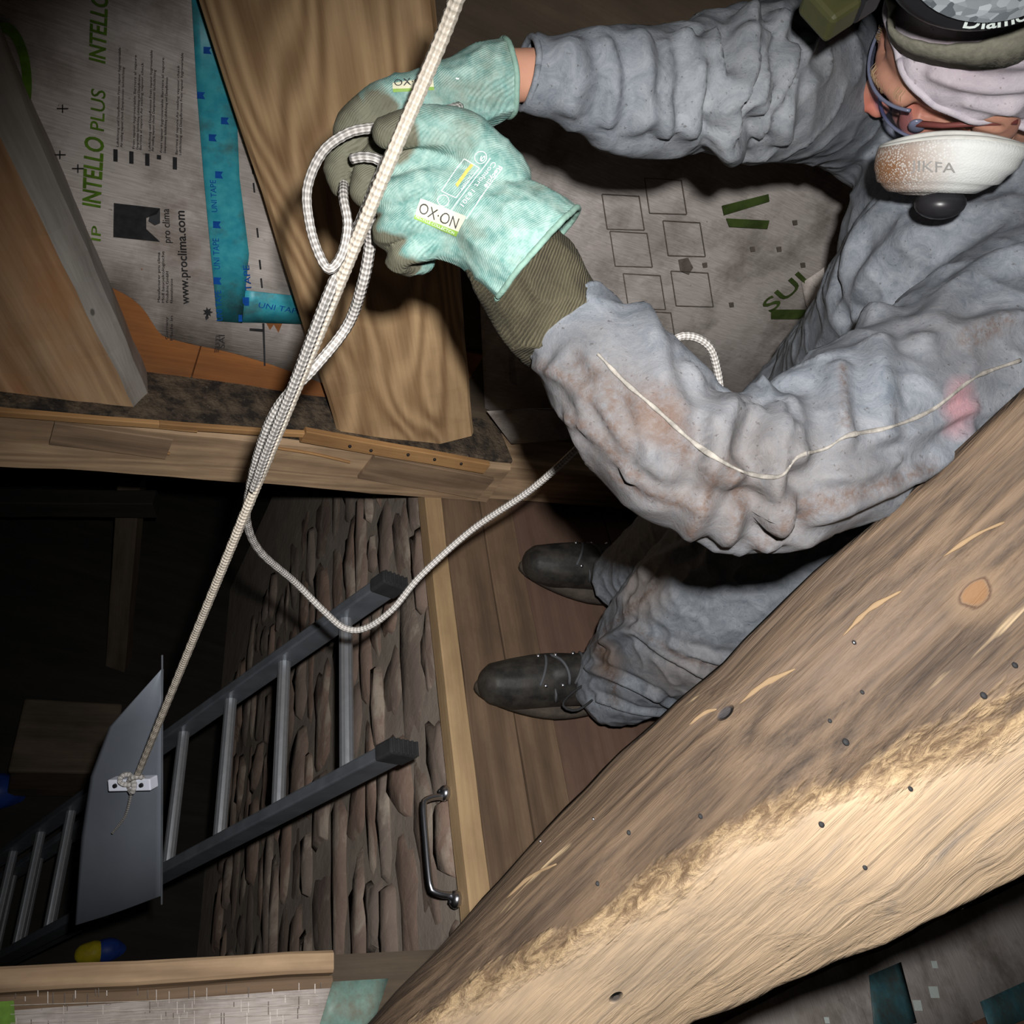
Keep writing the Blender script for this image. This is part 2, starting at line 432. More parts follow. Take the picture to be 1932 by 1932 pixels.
def m_post():
    m = NT('hewn_post_wood'); o = m.obj(); uv = m.n('ShaderNodeUVMap').outputs[0]
    sx = m.n('ShaderNodeSeparateXYZ', i={0: uv}); u, v = sx.outputs[0], sx.outputs[1]
    fib = m.noise(m.map(o, (12, 430, 430)), 1, 4, .65, .3)
    fib2 = m.noise(m.map(o, (3, 95, 95)), 1, 5, .7, .5)
    fld = m.noise(m.map(o, (1.5, 7, 7)), 1, 2, .5, .4)
    ring = m.ramp(m.math('SINE', m.math('MULTIPLY', m.noise(m.map(o, (.9, 15, 15)), 1, 2, .5, .3), 75.0)), -1, 1)
    bl = m.noise(m.map(o, (4, 16, 16)), 1, 5, .65, .6)
    brown = m.mix(m.ramp(m.math('ADD', m.math('MULTIPLY', fib2, .8), m.math('ADD', m.math('MULTIPLY', ring, .16), m.math('MULTIPLY', fib, .45))), .46, .9), S(44, 35, 29), S(102, 84, 67))
    brown = m.mix(m.math('MULTIPLY', m.ramp(bl, .5, .7), .55), brown, S(104, 88, 75))
    brown = m.mix(m.ramp(m.noise(m.map(o, (5, 40, 40), loc=(3, 1, 2)), 1, 3, .6, .4), .69, .75), brown, S(172, 150, 118))
    pale = m.mix(m.ramp(m.math('ADD', m.math('MULTIPLY', fib, .4), m.math('MULTIPLY', bl, .8)), .4, .8), S(132, 116, 98), S(188, 162, 131))
    st = m.noise(m.map(o, (4.5, 46, 46), loc=(7, 2, 1)), 1, 6, .72, .8)
    pale = m.mix(m.math('MULTIPLY', m.ramp(st, .54, .72), .75), pale, S(112, 104, 98))
    flake = m.noise(m.map(o, (45, 120, 120)), 1, 5, .75, 1.0)
    flk = m.mix(m.ramp(flake, .42, .58), S(110, 87, 62), S(178, 152, 115))
    e = m.math('ADD', v, m.math('MULTIPLY', m.math('SUBTRACT', m.noise(m.map(o, (5, 20, 20)), 1, 5, .7), .5), .75))
    col = m.mix(m.ramp(e, .97, 1.02), brown, pale)  # brown and bare wood tones, with the grazing-light contrast also painted in
    band = m.math('MULTIPLY', m.ramp(e, .88, .95), m.ramp(e, 1.02, 1.12, 1, 0))
    col = m.mix(m.math('MULTIPLY', band, .6), col, flk)
    vo = m.n('ShaderNodeTexVoronoi', i={'Vector': m.map(o, (.55, 1, 1)), 'Scale': 24.0})
    sp = m.math('MULTIPLY', m.ramp(vo.outputs['Distance'], .09, .13, 1, 0), m.ramp(vo.outputs['Color'], .74, .76))
    col = m.mix(m.math('MULTIPLY', sp, .85), col, S(46, 46, 50))
    for (kp, kr) in KNOTS:
        dd = m.n('ShaderNodeVectorMath', operation='DISTANCE', i={0: m.map(o, (.7, 1, 1)), 1: (kp[0] * .7, kp[1], kp[2])}).outputs['Value']
        dn_ = m.math('ADD', dd, m.math('MULTIPLY', m.math('SUBTRACT', bl, .5), kr * 2.2))
        col = m.mix(m.ramp(dn_, kr * 1.3, kr * 2.4, .6, 0), col, S(112, 92, 72)); col = m.mix(m.ramp(dn_, kr * .75, kr * 1.0, .95, 0), col, S(112, 82, 54)); col = m.mix(m.math('MULTIPLY', m.ramp(dn_, kr * .9, kr * 1.0), m.ramp(dn_, kr * 1.0, kr * 1.2, 1, 0)), col, S(70, 50, 36))
    m.set(Base_Color=col, Roughness=.72)
    h = m.math('ADD', m.math('ADD', m.math('MULTIPLY', fib2, .9), m.math('MULTIPLY', ring, .12)), m.math('MULTIPLY', m.math('MULTIPLY', flake, band), 1.2))
    m.bump(m.math('SUBTRACT', h, sp), .9, .004); return m.m

def m_membrane(name, tone=1.0, dirtc=S(104, 84, 64)):
    m = NT(name); o = m.obj()
    ribs = m.noise(m.map(o, (22, 420, 420)), 1, 2, .5)
    bl = m.noise(o, 6.5, 6, .68); bl2 = m.noise(m.map(o, (1, 1, 1), loc=(4, 2, 9)), 2.6, 5, .6); sp = m.noise(o, 60, 3, .7)
    c = m.mix(m.ramp(ribs, .3, .75), tuple(x * tone for x in S(208, 198, 192)), tuple(x * tone for x in S(244, 234, 228)))
    c = m.mix(m.math('MULTIPLY', m.ramp(bl, .47, .68), .62), c, dirtc)
    c = m.mix(m.math('MULTIPLY', m.ramp(bl2, .5, .66), .45), c, S(88, 74, 60))
    c = m.mix(m.math('MULTIPLY', m.ramp(sp, .68, .76), .6), c, S(60, 48, 40))
    m.set(Base_Color=c, Roughness=.55).bump(ribs, .25, .001); return m.m
MT['memb'] = m_membrane('vapour_membrane')
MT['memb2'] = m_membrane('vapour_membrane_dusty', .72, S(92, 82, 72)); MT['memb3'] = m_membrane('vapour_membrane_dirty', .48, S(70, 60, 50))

def m_tape():
    m = NT('blue_tape'); o = m.obj(); n = m.noise(o, 14, 6, .65); n2 = m.noise(o, 45, 3, .6)
    c = m.mix(m.ramp(n2, .3, .7), S(50, 158, 180), S(78, 186, 200)); c = m.mix(m.math('MULTIPLY', m.ramp(n, .5, .7), .75), c, S(84, 90, 78))
    m.set(Base_Color=c, Roughness=.4).bump(n2, .15, .001); return m.m
MT['tape'] = m_tape()
MT['ink_green'] = plain('ink_green', S(112, 158, 44), .6, var=.45, scale=40)
MT['ink_black'] = plain('ink_black', S(58, 58, 60), .6, var=.4, scale=60)
MT['ink_moss'] = plain('ink_moss', S(74, 92, 44), .6, var=.5, scale=25)
MT['ink_faint'] = plain('ink_faint', S(120, 110, 102), .7, var=.4, scale=60)
MT['ink_pale'] = plain('ink_pale', S(206, 196, 184), .7, var=.4, scale=60)
MT['ink_blue'] = plain('ink_blue', S(24, 92, 186), .5, var=.3, scale=60)
MT['ink_white'] = plain('ink_white', S(206, 216, 212), .6, var=.12, scale=200)
MT['ink_orange'] = plain('ink_orange', S(232, 178, 92), .6, var=.2, scale=200)
MT['stone'] = None
def m_stone(name, a, b, c3):
    m = NT(name); o = m.obj(); oi = m.n('ShaderNodeObjectInfo').outputs['Random']
    n = m.noise(o, 9, 5, .6); n2 = m.noise(o, 42, 4, .7)
    c = m.mix(m.ramp(n, .35, .65), a, b); c = m.mix(m.math('MULTIPLY', oi, .7), c, c3)
    c = m.mix(m.math('MULTIPLY', m.ramp(n2, .6, .75), .5), c, S(150, 138, 126))
    gp = m.n('ShaderNodeNewGeometry').outputs['Position']
    c = m.mix(m.math('MULTIPLY', m.ramp(m.noise(m.map(gp, (6, 3, 6)), 1.4, 5, .65, .6), .52, .62), .75), c, S(168, 156, 142))
    m.set(Base_Color=c, Roughness=.85).bump(m.math('ADD', n, m.math('MULTIPLY', n2, .5)), .6, .006); return m.m
MT['stone'] = m_stone('rubble_stone', S(128, 106, 94), S(150, 126, 112), S(112, 106, 100))
MT['mortar'] = m_stone('lime_mortar', S(176, 164, 150), S(140, 126, 114), S(150, 140, 130))

def m_suit(name, base, shade, dirt, centers):
    """nonwoven coverall: mottled fibres, plus worn-in dirt around given body places"""
    m = NT(name); o = m.obj()
    n = m.noise(o, 40, 8, .8, 1.2); fine = m.noise(o, 240, 4, .75); big = m.noise(o, 7, 4, .6)
    c = m.mix(m.ramp(n, .34, .66), shade, base)
    for (p, r, amt, col) in centers:
        d = m.n('ShaderNodeVectorMath', operation='DISTANCE', i={0: o, 1: tuple(p)}).outputs['Value']
        k = m.ramp(m.math('ADD', d, m.math('MULTIPLY', m.math('SUBTRACT', big, .5), r * 1.2)), r * .35, r, 1, 0)
        k = m.math('MULTIPLY', k, m.ramp(m.math('ADD', n, m.math('MULTIPLY', fine, .5)), .45, .95, .35, 1))
        c = m.mix(m.math('MULTIPLY', k, amt), c, col)
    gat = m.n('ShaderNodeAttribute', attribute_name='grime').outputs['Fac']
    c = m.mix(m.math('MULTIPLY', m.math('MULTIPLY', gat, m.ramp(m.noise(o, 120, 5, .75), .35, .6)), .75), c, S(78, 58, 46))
    c = m.mix(m.math('MULTIPLY', m.ramp(m.noise(o, 260, 2, .6), .66, .72), .55), c, dirt)
    m.set(Base_Color=c, Roughness=.62, Sheen_Weight=.0)
    m.bump(m.math('ADD', m.math('MULTIPLY', n, 1.4), m.math('MULTIPLY', fine, .7)), .4, .0025); return m

def m_glove():
    m = NT('knit_glove'); o = m.obj(); n = m.noise(o, 75, 6, .75); k = m.noise(o, 20, 5, .65)
    at = m.n('ShaderNodeAttribute', attribute_name='coat').outputs['Fac']
    wv = m.n('ShaderNodeTexWave', wave_type='BANDS', i={'Vector': m.map(o, rot=(0, 0, .9)), 'Scale': 210.0, 'Distortion': 1.5}).outputs['Fac']
    c = m.mix(m.ramp(n, .36, .64), S(90, 130, 124), S(142, 168, 160))
    c = m.mix(m.math('MULTIPLY', m.ramp(k, .5, .68), .6), c, S(98, 94, 78))
    c = m.mix(m.ramp(m.math('ADD', at, m.math('MULTIPLY', m.math('SUBTRACT', n, .5), .35)), .42, .58), c, m.mix(m.ramp(k, .35, .65), S(104, 104, 88), S(80, 76, 64)))
    m.set(Base_Color=c, Roughness=.7).bump(m.math('ADD', wv, n), .35, .0015); return m.m
MT['glove'] = m_glove(); MT['glove_hem'] = plain('glove_hem', S(120, 150, 138), .8, 0, .25, 120, .4)
def m_knit():
    m = NT('olive_knit'); o = m.obj(); n = m.noise(o, 50, 5, .7)
    wv = m.n('ShaderNodeTexWave', wave_type='BANDS', i={'Vector': o, 'Scale': 130.0, 'Distortion': 2.5}).outputs['Fac']
    c = m.mix(m.ramp(m.math('ADD', n, m.math('MULTIPLY', wv, .35)), .4, .95), S(48, 44, 33), S(76, 71, 54))
    m.set(Base_Color=c, Roughness=.9).bump(m.math('ADD', wv, n), .6, .002); return m.m
MT['knit'] = m_knit()
def m_skin():
    m = NT('skin'); o = m.obj(); n = m.noise(o, 55, 4, .65); n2 = m.noise(o, 14, 3, .6)
    c = m.mix(m.ramp(n2, .35, .65), S(176, 132, 110), S(160, 112, 96)); c = m.mix(m.math('MULTIPLY', m.ramp(n, .5, .7), .35), c, S(150, 96, 82))
    at = m.n('ShaderNodeAttribute', attribute_name='flush').outputs['Fac']
    c = m.mix(m.math('MULTIPLY', at, .8), c, S(190, 104, 90))
    m.set(Base_Color=c, Roughness=.5, Subsurface_Weight=.12, Subsurface_Radius=(.02, .008, .004)).bump(n, .2, .001); return m.m
MT['skin'] = m_skin()
def m_rope(name, a, b):
    m = NT(name); uv = m.n('ShaderNodeUVMap').outputs[0]; s = m.n('ShaderNodeSeparateXYZ', i={0: uv}); u, v = s.outputs[0], s.outputs[1]
    A = m.math('SINE', m.math('ADD', m.math('MULTIPLY', u, 6.283 / .011), m.math('MULTIPLY', v, 6.283 * 4)))
    B = m.math('SINE', m.math('SUBTRACT', m.math('MULTIPLY', u, 6.283 / .011), m.math('MULTIPLY', v, 6.283 * 4)))
    p = m.ramp(m.math('MULTIPLY', A, B), -.7, .7)
    m.set(Base_Color=m.mix(p, a, b), Roughness=.42).bump(p, .8, .0012); return m.m
MT['rope'] = m_rope('braided_rope', S(136, 132, 128), S(196, 192, 188))
MT['rope_taut'] = m_rope('braided_rope_cream', S(186, 175, 160), S(206, 197, 184))
MT['alu'] = plain('aluminium', S(176, 180, 186), .38, .75, .12, 60)
MT['alu_rail'] = plain('aluminium_rail', S(108, 113, 120), .5, .4, .25, 20)
MT['rubber'] = plain('black_rubber', S(44, 44, 46), .75, 0, .3, 40, .3)
MT['steel'] = plain('satin_steel', S(196, 198, 206), .28, 1.0, .1, 80)
MT['panel'] = plain('grey_sheet', S(120, 126, 136), .5, .25, .08, 14)
MT['white'] = plain('white_plastic', S(222, 226, 240), .45, 0, .1, 30)
MT['black'] = plain('black_plastic', S(34, 33, 36), .35, 0, .2, 30)
MT['olive'] = plain('olive_plastic', S(66, 66, 40), .45, 0, .2, 40)
MT['greyband'] = plain('grey_elastic', S(128, 126, 112), .85, 0, .3, 160, .4)
MT['blueplastic'] = plain('blue_plastic', S(40, 70, 150), .5)
MT['yellow'] = plain('yellow_plastic', S(196, 178, 40), .5)
MT['dull'] = plain('dull_grey', S(84, 86, 90), .7, 0, .4, 6)
MT['mask'] = None
def m_mask():
    m = NT('respirator_fabric'); o = m.obj(); at = m.n('ShaderNodeAttribute', attribute_name='grime').outputs['Fac']
    vo = m.n('ShaderNodeTexVoronoi', i={'Vector': o, 'Scale': 520.0}).outputs['Distance']
    n = m.noise(o, 40, 4, .6)
    g = m.math('MULTIPLY', at, m.ramp(m.math('ADD', vo, m.math('MULTIPLY', n, .8)), .4, .9))
    m.set(Base_Color=m.mix(g, S(196, 198, 196), S(118, 84, 58)), Roughness=.7).bump(vo, .25, .0008); return m.m
MT['mask'] = m_mask()
def m_shoe():
    m = NT('shoe_leather'); o = m.obj(); n = m.noise(o, 20, 5, .65)
    m.set(Base_Color=m.mix(m.ramp(n, .4, .65), S(30, 29, 28), S(56, 53, 49)), Roughness=.55).bump(n, .4, .003); return m.m
MT['shoe'] = m_shoe()
MT['sole'] = plain('shoe_sole', S(82, 74, 66), .85, 0, .4, 30, .4)
def m_glass(name, col, rough=.03, alpha=.3):
    m = NT(name); m.set(Base_Color=col, Roughness=rough, Transmission_Weight=1.0, IOR=1.2); return m.m
def m_lens():
    m = NT('clear_lens'); t = m.t; tr = m.n('ShaderNodeBsdfTransparent', i={'Color': (.90, .90, .97, 1)}); gl_ = m.n('ShaderNodeBsdfGlossy', i={'Color': (.8, .84, 1, 1), 'Roughness': .08})
    mx = m.n('ShaderNodeMixShader', i={0: .07, 1: tr.outputs[0], 2: gl_.outputs[0]})
    t.links.new(mx.outputs[0], t.nodes['Material Output'].inputs['Surface']); return m.m
MT['lens'] = m_lens()
MT['lensrim'] = plain('lens_rim', S(100, 104, 124), .25, 0, .15, 60)
def m_facet():
    m = NT('faceted_reflector'); vo = m.n('ShaderNodeTexVoronoi', i={'Vector': m.obj(), 'Scale': 130.0}); c = vo.outputs['Color']
    m.set(Base_Color=m.mix(m.ramp(c, .2, .8), S(120, 128, 134), S(220, 228, 234)), Roughness=.22, Metallic=.35).bump(c, .8, .004); return m.m
MT['lamp'] = m_facet()
MT['brow'] = plain('eyebrow_hair', S(150, 124, 96), .8)
MT['dark_red'] = plain('temple_red', S(112, 62, 58), .35)

# ------------------------------------------------------------------ structure: gable wall
WD = np.array([.9347, .3549, 0.0]); NW = np.array([.3549, -.9347, 0.0])      # along wall, towards the room
PW = np.array([-.376, 1.074, .0])
UPZ = np.array([0, 0, 1.0])
P_TIM = PW - NW * .035         # front plane of the slanting timbers
P_MEM = PW - NW * .145         # membrane plane
P_SHE = PW - NW * .155
def W(px, py, P=P_MEM): return HIT(px, py, P, NW)
def WS(s, z, P=P_MEM): return P + WD * s + UPZ * z

MW = frame(P_SHE, WD, UPZ)
wall_back = add('wall_back', [WS(a, z, P_SHE - NW * o) for o in (.0, .03) for a, z in ((-2.2, -.15), (3.6, -.15), (3.6, 2.4), (-2.2, 2.4))],
                [(0, 1, 2, 3), (7, 6, 5, 4), (0, 4, 5, 1), (1, 5, 6, 2), (2, 6, 7, 3), (3, 7, 4, 0)], MT['darkwood'], None, MW)
tag(wall_back, 'timber framed gable wall behind the person, lined with printed membrane', kind='structure')

# orange sheathing boards at the foot of the bay
sx = [W(*p, P_MEM) for p in ((255, 700), (365, 700), (545, 720), (640, 740))]
ss = [(p - P_MEM) @ WD for p in sx]
for a, b, zt in ((ss[0] - .10, ss[1] - .001, .42), (ss[1] + .001, ss[2] - .001, .40), (ss[2] + .001, ss[3] + .3, .38)):
    box('sheathing_board', MW, (a + .0, .10, .0), (b, zt, .012), MT['sheath'], wall_back, .002)

# membrane in the bay between the timbers
def wrow(px, P=P_MEM): return [W(a, b, P) for a, b in px]
bay = patch('membrane', [wrow([(-60, 420), (120, 500), (252, 566), (300, 628), (330, 642), (450, 668), (560, 706), (660, 740)], P_MEM + NW * .006),
                         wrow([(-60, 300), (120, 380), (260, 450), (330, 480), (420, 500), (520, 520), (600, 540), (660, 560)]),
                         wrow([(-80, 120), (80, 140), (180, 150), (260, 160), (330, 165), (420, 170), (500, 175), (560, 180)], P_MEM + NW * .008),
                         wrow([(-100, -60), (40, -60), (130, -60), (200, -60), (270, -60), (340, -60), (420, -60), (480, -60)])],
            MT['memb'], wall_back, MW, .002, 40, .004, 9, nrmdir=NW)
L0 = .0125
def mt(s, a, b, hpx, mat, P=P_MEM, bold=0.0, nm='lettering', par=None):
    A, B = W(*a, P + NW * L0), W(*b, P + NW * L0)
    mid = W((a[0] + b[0]) / 2 - hpx, (a[1] + b[1]) / 2, P + NW * L0); md = W((a[0] + b[0]) / 2, (a[1] + b[1]) / 2, P + NW * L0)
    return letter(par or bay, s, A, B, NW, np.linalg.norm(mid - md), mat, nm, 0.0, bold)
mt('www.proclima.com', (357, 574), (348, 398), 17, MT['ink_black'], bold=.012)
mt('pro clima', (322, 458), (319, 394), 14, MT['ink_black'])
mt('INTELLO', (189, 392), (196, 262), 34, MT['ink_green'], bold=.02)
mt('PLUS', (196, 248), (199, 172), 26, MT['ink_green'], bold=.005)
mt('INTELLO', (198, 120), (204, -10), 30, MT['ink_green'], bold=.02)
mt('IP', (190, 455), (191, 428), 18, MT['ink_green'])
mt('TESCON  UNI  ORCON', (413, 665), (416, 633), 9, MT['ink_black'])
mt('SAI', (424, 657), (424, 632), 11, MT['ink_black'])
def mq(px, mat, P=P_MEM, par=None, l=L0, nm='print'): return quadprint(par or bay, [W(a, b, P + NW * l) for a, b in px], NW, mat, nm, 0.0)
mq([(215, 383), (302, 393), (296, 404), (276, 411), (276, 432), (302, 456), (214, 447)], MT['ink_black'], nm='logo')
mq([(283, 405), (302, 393), (302, 421), (292, 425), (280, 417)], MT['dull'], nm='logo')
for i, (x, y) in enumerate(((218, 281), (248, 285), (278, 289), (300, 292), (330, 296))):
    mq([(x - 4, y), (x + 4, y + 1), (x + 4, y + (24 if i != 3 else 9)), (x - 4, y + (23 if i != 3 else 8))], MT['ink_black'])
words = ['Luftdichtung und Dampfbremse', 'Air sealing vapour check', 'Frein vapeur hygrovariable', 'Dampremmer luchtdichting', 'Barriera al vapore']
for i, x in enumerate((222, 229, 252, 259, 265, 282, 288, 304, 311, 333, 340)):
    mt(words[i % 5] + ' ' + words[(i + 2) % 5], (x + 2, 277 + (x - 222) * .13), (x + 6, 90 + (i * 37) % 60), 4.4, MT['ink_black'])
for i, (x, y0, y1) in enumerate(((302, 570, 476), (310, 571, 474), (318, 571, 512), (326, 572, 526), (317, 640, 598), (326, 642, 596))):
    mt(['Manufacturer pro clima', 'Moll bauoekologische', 'Produkte GmbH', 'Rheintalstrasse', 'Germany', 'Made in'][i], (x, y0), (x, y1), 5, MT['ink_black'])
for x, y in ((118, 205), (113, 292), (147, 318)):
    mq([(x - 11, y - 1.2), (x + 11, y - 1.2), (x + 11, y + 1.2), (x - 11, y + 1.2)], MT['ink_black'])
    mq([(x - 1.2, y - 8), (x + 1.2, y - 8), (x + 1.2, y + 8), (x - 1.2, y + 8)], MT['ink_black'])
# big green circle of the pattern, the leaf mark and frame ticks
cpts = [(8 + 52 * math.cos(a), 160 + 118 * math.sin(a)) for a in np.linspace(-1.75, 1.75, 26)]
cin = [(0 + 42 * math.cos(a), 160 + 100 * math.sin(a)) for a in np.linspace(-1.75, 1.75, 26)]
for i in range(25): mq([cpts[i], cpts[i + 1], cin[i + 1], cin[i]], MT['ink_green'], nm='print')
leaf = []
for k in range(14):
    a = k / 14 * 6.283; r = 10 if k % 2 == 0 else 5; leaf.append((392 + r * math.cos(a), 589 + r * math.sin(a)))
mq(leaf, MT['ink_black'], nm='leaf_mark')
mq([(387, 598), (392, 592), (394, 600), (389, 604)], MT['ink_black'], nm='leaf_mark')
mq([(495, 610), (499, 610), (501, 690), (498, 690)], MT['ink_black']); mq([(471, 619), (496, 621), (496, 626), (471, 624)], MT['ink_black'])
for y in (310, 345, 430, 490, 525): mq([(474 + (y - 310) * .08, y), (477 + (y - 310) * .08, y), (479 + (y - 310) * .08, y + 18), (476 + (y - 310) * .08, y + 18)], MT['ink_black'])
# tapes
def tapeo(rows, name='tape'): return patch(name, [[W(a, b, P_MEM + NW * .0135) for a, b in r] for r in rows], MT['tape'], wall_back, MW, .0012, 6, .001, 30, nrmdir=NW)
t1 = tapeo([[(410, 606), (457, 609)], [(398, 480), (470, 480)], [(384, 330), (452, 335)], [(372, 180), (446, 190)], [(360, -30), (424, -30)]])
t2 = tapeo([[(457, 608), (584, 612)], [(459, 548), (573, 560)]])
def tt(s, a, b, h, par): return mt(s, a, b, h, MT['ink_blue'], P_MEM, par=par)
L0 = .0155
tt('UNI TAPE', (415, 508), (413, 450), 12, t1); tt('UNI TAPE', (420, 605), (417, 548), 12, t1); tt('UNI TAPE', (410, 400), (407, 340), 11, t1); tt('TAPE', (475, 548), (470, 500), 12, t1)
for x, y in ((410, 424), (411, 530), (414, 330), (402, 260), (392, 95), (380, 180), (425, 228)):
    mq([(x - 8, y - 7), (x + 7, y - 6), (x + 3, y), (x + 7, y + 7), (x - 8, y + 6)], MT['ink_blue'], par=t1, l=L0)
letter(t2, 'UNI TAPE', W(487, 580, P_MEM + NW * L0), W(567, 593, P_MEM + NW * L0), NW, .013, MT['ink_blue'], 'lettering', 0.0)
mq([(458, 561), (470, 561), (470, 577), (462, 577), (458, 571)], MT['ink_blue'], par=t2, l=L0); mq([(450, 594), (457, 594), (457, 607), (450, 607)], MT['ink_blue'], par=t1, l=L0)
L0 = .0125

# membrane behind the person
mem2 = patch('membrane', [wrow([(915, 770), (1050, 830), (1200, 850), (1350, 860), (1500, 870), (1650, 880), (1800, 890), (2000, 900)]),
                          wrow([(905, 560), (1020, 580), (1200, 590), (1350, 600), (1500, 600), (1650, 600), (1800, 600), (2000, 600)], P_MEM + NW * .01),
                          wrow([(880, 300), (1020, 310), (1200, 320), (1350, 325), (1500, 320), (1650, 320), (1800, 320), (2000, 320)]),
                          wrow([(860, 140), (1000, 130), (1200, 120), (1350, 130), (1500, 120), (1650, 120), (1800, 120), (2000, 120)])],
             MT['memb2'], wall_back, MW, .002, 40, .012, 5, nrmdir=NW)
L0 = .024
for (a, b, sz) in (((1455, 590), (1525, 530), 50),):
    A, B = W(*a, P_MEM + NW * L0), W(*b, P_MEM + NW * L0); letter(mem2, 'SUI' if sz == 50 else 'UN', A, B, NW, .06, MT['ink_moss'], 'lettering', 0, .01)
mq([(1362, 388), (1450, 366), (1452, 380), (1366, 406)], MT['ink_moss'], par=mem2, l=L0); mq([(1370, 412), (1452, 416), (1448, 432), (1376, 428)], MT['ink_moss'], par=mem2, l=L0)
mq([(1455, 584), (1520, 584), (1520, 602), (1455, 602)], MT['ink_moss'], par=mem2, l=L0)
for gx, gy in ((1170, 400), (1250, 370), (1185, 470), (1285, 450), (1210, 550), (1300, 545), (1230, 620)):
    for q in ([(gx - 34, gy - 34), (gx + 36, gy - 30)], [(gx + 36, gy - 30), (gx + 46, gy + 34)], [(gx + 46, gy + 34), (gx - 24, gy + 32)], [(gx - 24, gy + 32), (gx - 34, gy - 34)]):
        (x0, y0), (x1, y1) = q; nx, ny = nrm((y1 - y0, x0 - x1)) * .9
        mq([(x0 - nx, y0 - ny), (x1 - nx, y1 - ny), (x1 + nx, y1 + ny), (x0 + nx, y0 + ny)], MT['ink_faint'], par=mem2, l=L0)
mq([(1280, 490), (1298, 486), (1308, 505), (1300, 518), (1284, 512)], MT['ink_faint'], par=mem2, l=L0)
for x, y in ((1330, 500), (1470, 470), (1500, 420), (1420, 470), (1380, 575), (1515, 500)):
    mq([(x - 5, y - 4), (x + 4, y - 5), (x + 5, y + 4), (x - 3, y + 5)], MT['ink_faint'], par=mem2, l=L0)
L0 = .0125
patch('membrane_flap', [[W(1512, 535, P_MEM + NW * .02), W(1555, 505, P_MEM + NW * .05)], [W(1520, 575, P_MEM + NW * .02), W(1552, 580, P_MEM + NW * .06)], [W(1528, 590, P_MEM + NW * .025), W(1548, 612, P_MEM + NW * .05)]], MT['memb'], wall_back, MW, .002, 8, .003, 30, nrmdir=NW)
# torn corner of membrane below, by the right timber
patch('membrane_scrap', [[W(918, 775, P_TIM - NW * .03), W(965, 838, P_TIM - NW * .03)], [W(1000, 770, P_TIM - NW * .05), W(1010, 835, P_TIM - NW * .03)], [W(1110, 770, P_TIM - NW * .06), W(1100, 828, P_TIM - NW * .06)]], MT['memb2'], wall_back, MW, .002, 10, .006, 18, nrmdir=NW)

# slanting timbers in front of the wall
def slant(name, foot, top, width, mat, seed, label, thick=.098, zf=.165):
    f3, t3 = HIT(*foot, P_TIM, NW), HIT(*top, P_TIM, NW)
    dr = nrm(t3 - f3); wd = np.cross(NW, dr)
    a = f3 + dr * ((.135 - f3[2]) / dr[2])
    b = t3 + dr * .35
    o = timber(name, a, b, wd, width, thick, mat, None, .005, 22, seed, .008, zsign=1 if np.cross(dr, wd) @ NW > 0 else -1)
    return tag(o, label, 'timber')
def midp(a, b): return ((a[0] + b[0]) / 2, (a[1] + b[1]) / 2)
slant('brace_timber', (770, 815), (610, 0), .315, MT['rafter'], 3, 'broad slanting oak timber with swirling grain behind the rope')
e1, e2 = HIT(0, 262, P_TIM, NW), HIT(240, 742, P_TIM, NW); PB_ = P_TIM - NW * .045
g1, g2 = HIT(0, 92, PB_, NW), HIT(258, 690, PB_, NW)
d1, d2 = nrm(e1 - e2), nrm(g1 - g2)
g2 = g2 + d2 * ((.163 - g2[2]) / d2[2]); e2 = e2 + d1 * ((.163 - e2[2]) / d1[2])
rings = []; fm = []
wl = nrm(np.cross(NW, d1)); wl = wl if wl @ WD < 0 else -wl
for i in range(31):
    t_ = i / 30; E_, G_ = e2 + d1 * t_ * 1.5, g2 + d2 * t_ * 1.5
    ring = [E_ + wl * .34 * (1 - k / 7) for k in range(7)] + [E_ + (G_ - E_) * k / 6 for k in range(7)] + [G_ - NW * .07, E_ + wl * .34 - NW * .11]
    rings.append([p + np.array(noise.noise_vector(Vector(p) * 14)) * .004 for p in ring])
v_, f_ = loft(rings)
fm = [1 if len(q) == 4 and 7 <= (q[0] % 16) <= 13 else 0 for q in f_]
bt = add('brace_timber', v_, f_, None, None, frame(e2, d1, wl), False, mats=[MT['rafter2'], MT['greyface']], fmat=fm)
tag(bt, 'slanting timber at the left edge with grey side face and orange worn face', 'timber')

# sill beam (wall plate) with laths on its face
sill = empty('sill_beam', PW + WD * .5, label='long horizontal sill beam under the slanting timbers, at the hatch edge', cat='beam')
timber('beam', PW - WD * .9 + UPZ * .085 , PW + WD * 1.105 + UPZ * .075, UPZ, .15, .2, MT['sill'], sill, .006, 30, 4, .008)
timber('beam', PW + WD * 1.108 + UPZ * .075 - NW * .012, PW + WD * 3.2 + UPZ * .07 - NW * .02, UPZ, .15, .2, MT['sill'], sill, .005, 24, 14, .008)
soot = timber('soot_layer', PW - WD * .9 + UPZ * .166 - NW * .08, PW + WD * 1.1 + UPZ * .158 - NW * .08, NW, .145, .012, MT['soot'], sill, .005, 40, 5, .003)
def onb(px, py, o=.0): return HIT(px, py, PW + NW * o, NW)
timber('lath', onb(-80, 766, .004), onb(372, 803, .004), UPZ, .016, .012, MT['lath'], sill, .003, 16, 6, .002, zsign=-1)
timber('lath', onb(300, 796, .006), onb(572, 815, .004), UPZ, .014, .012, MT['lath'], sill, .003, 12, 16, .002, zsign=-1)
timber('lath', onb(570, 815, .004), onb(915, 876, .004), UPZ, .036, .016, MT['lath'], sill, .002, 12, 7, .002, zsign=-1)
timber('repair_board', onb(98, 812, .001), onb(318, 842, .001), UPZ, .062, .009, MT['sill_dark'], sill, .002, 8, 8, .002, zsign=-1)
timber('repair_board', onb(690, 876, .002), onb(914, 918, .002), UPZ, .085, .01, MT['sill_dark'], sill, .002, 8, 18, .002, zsign=-1)
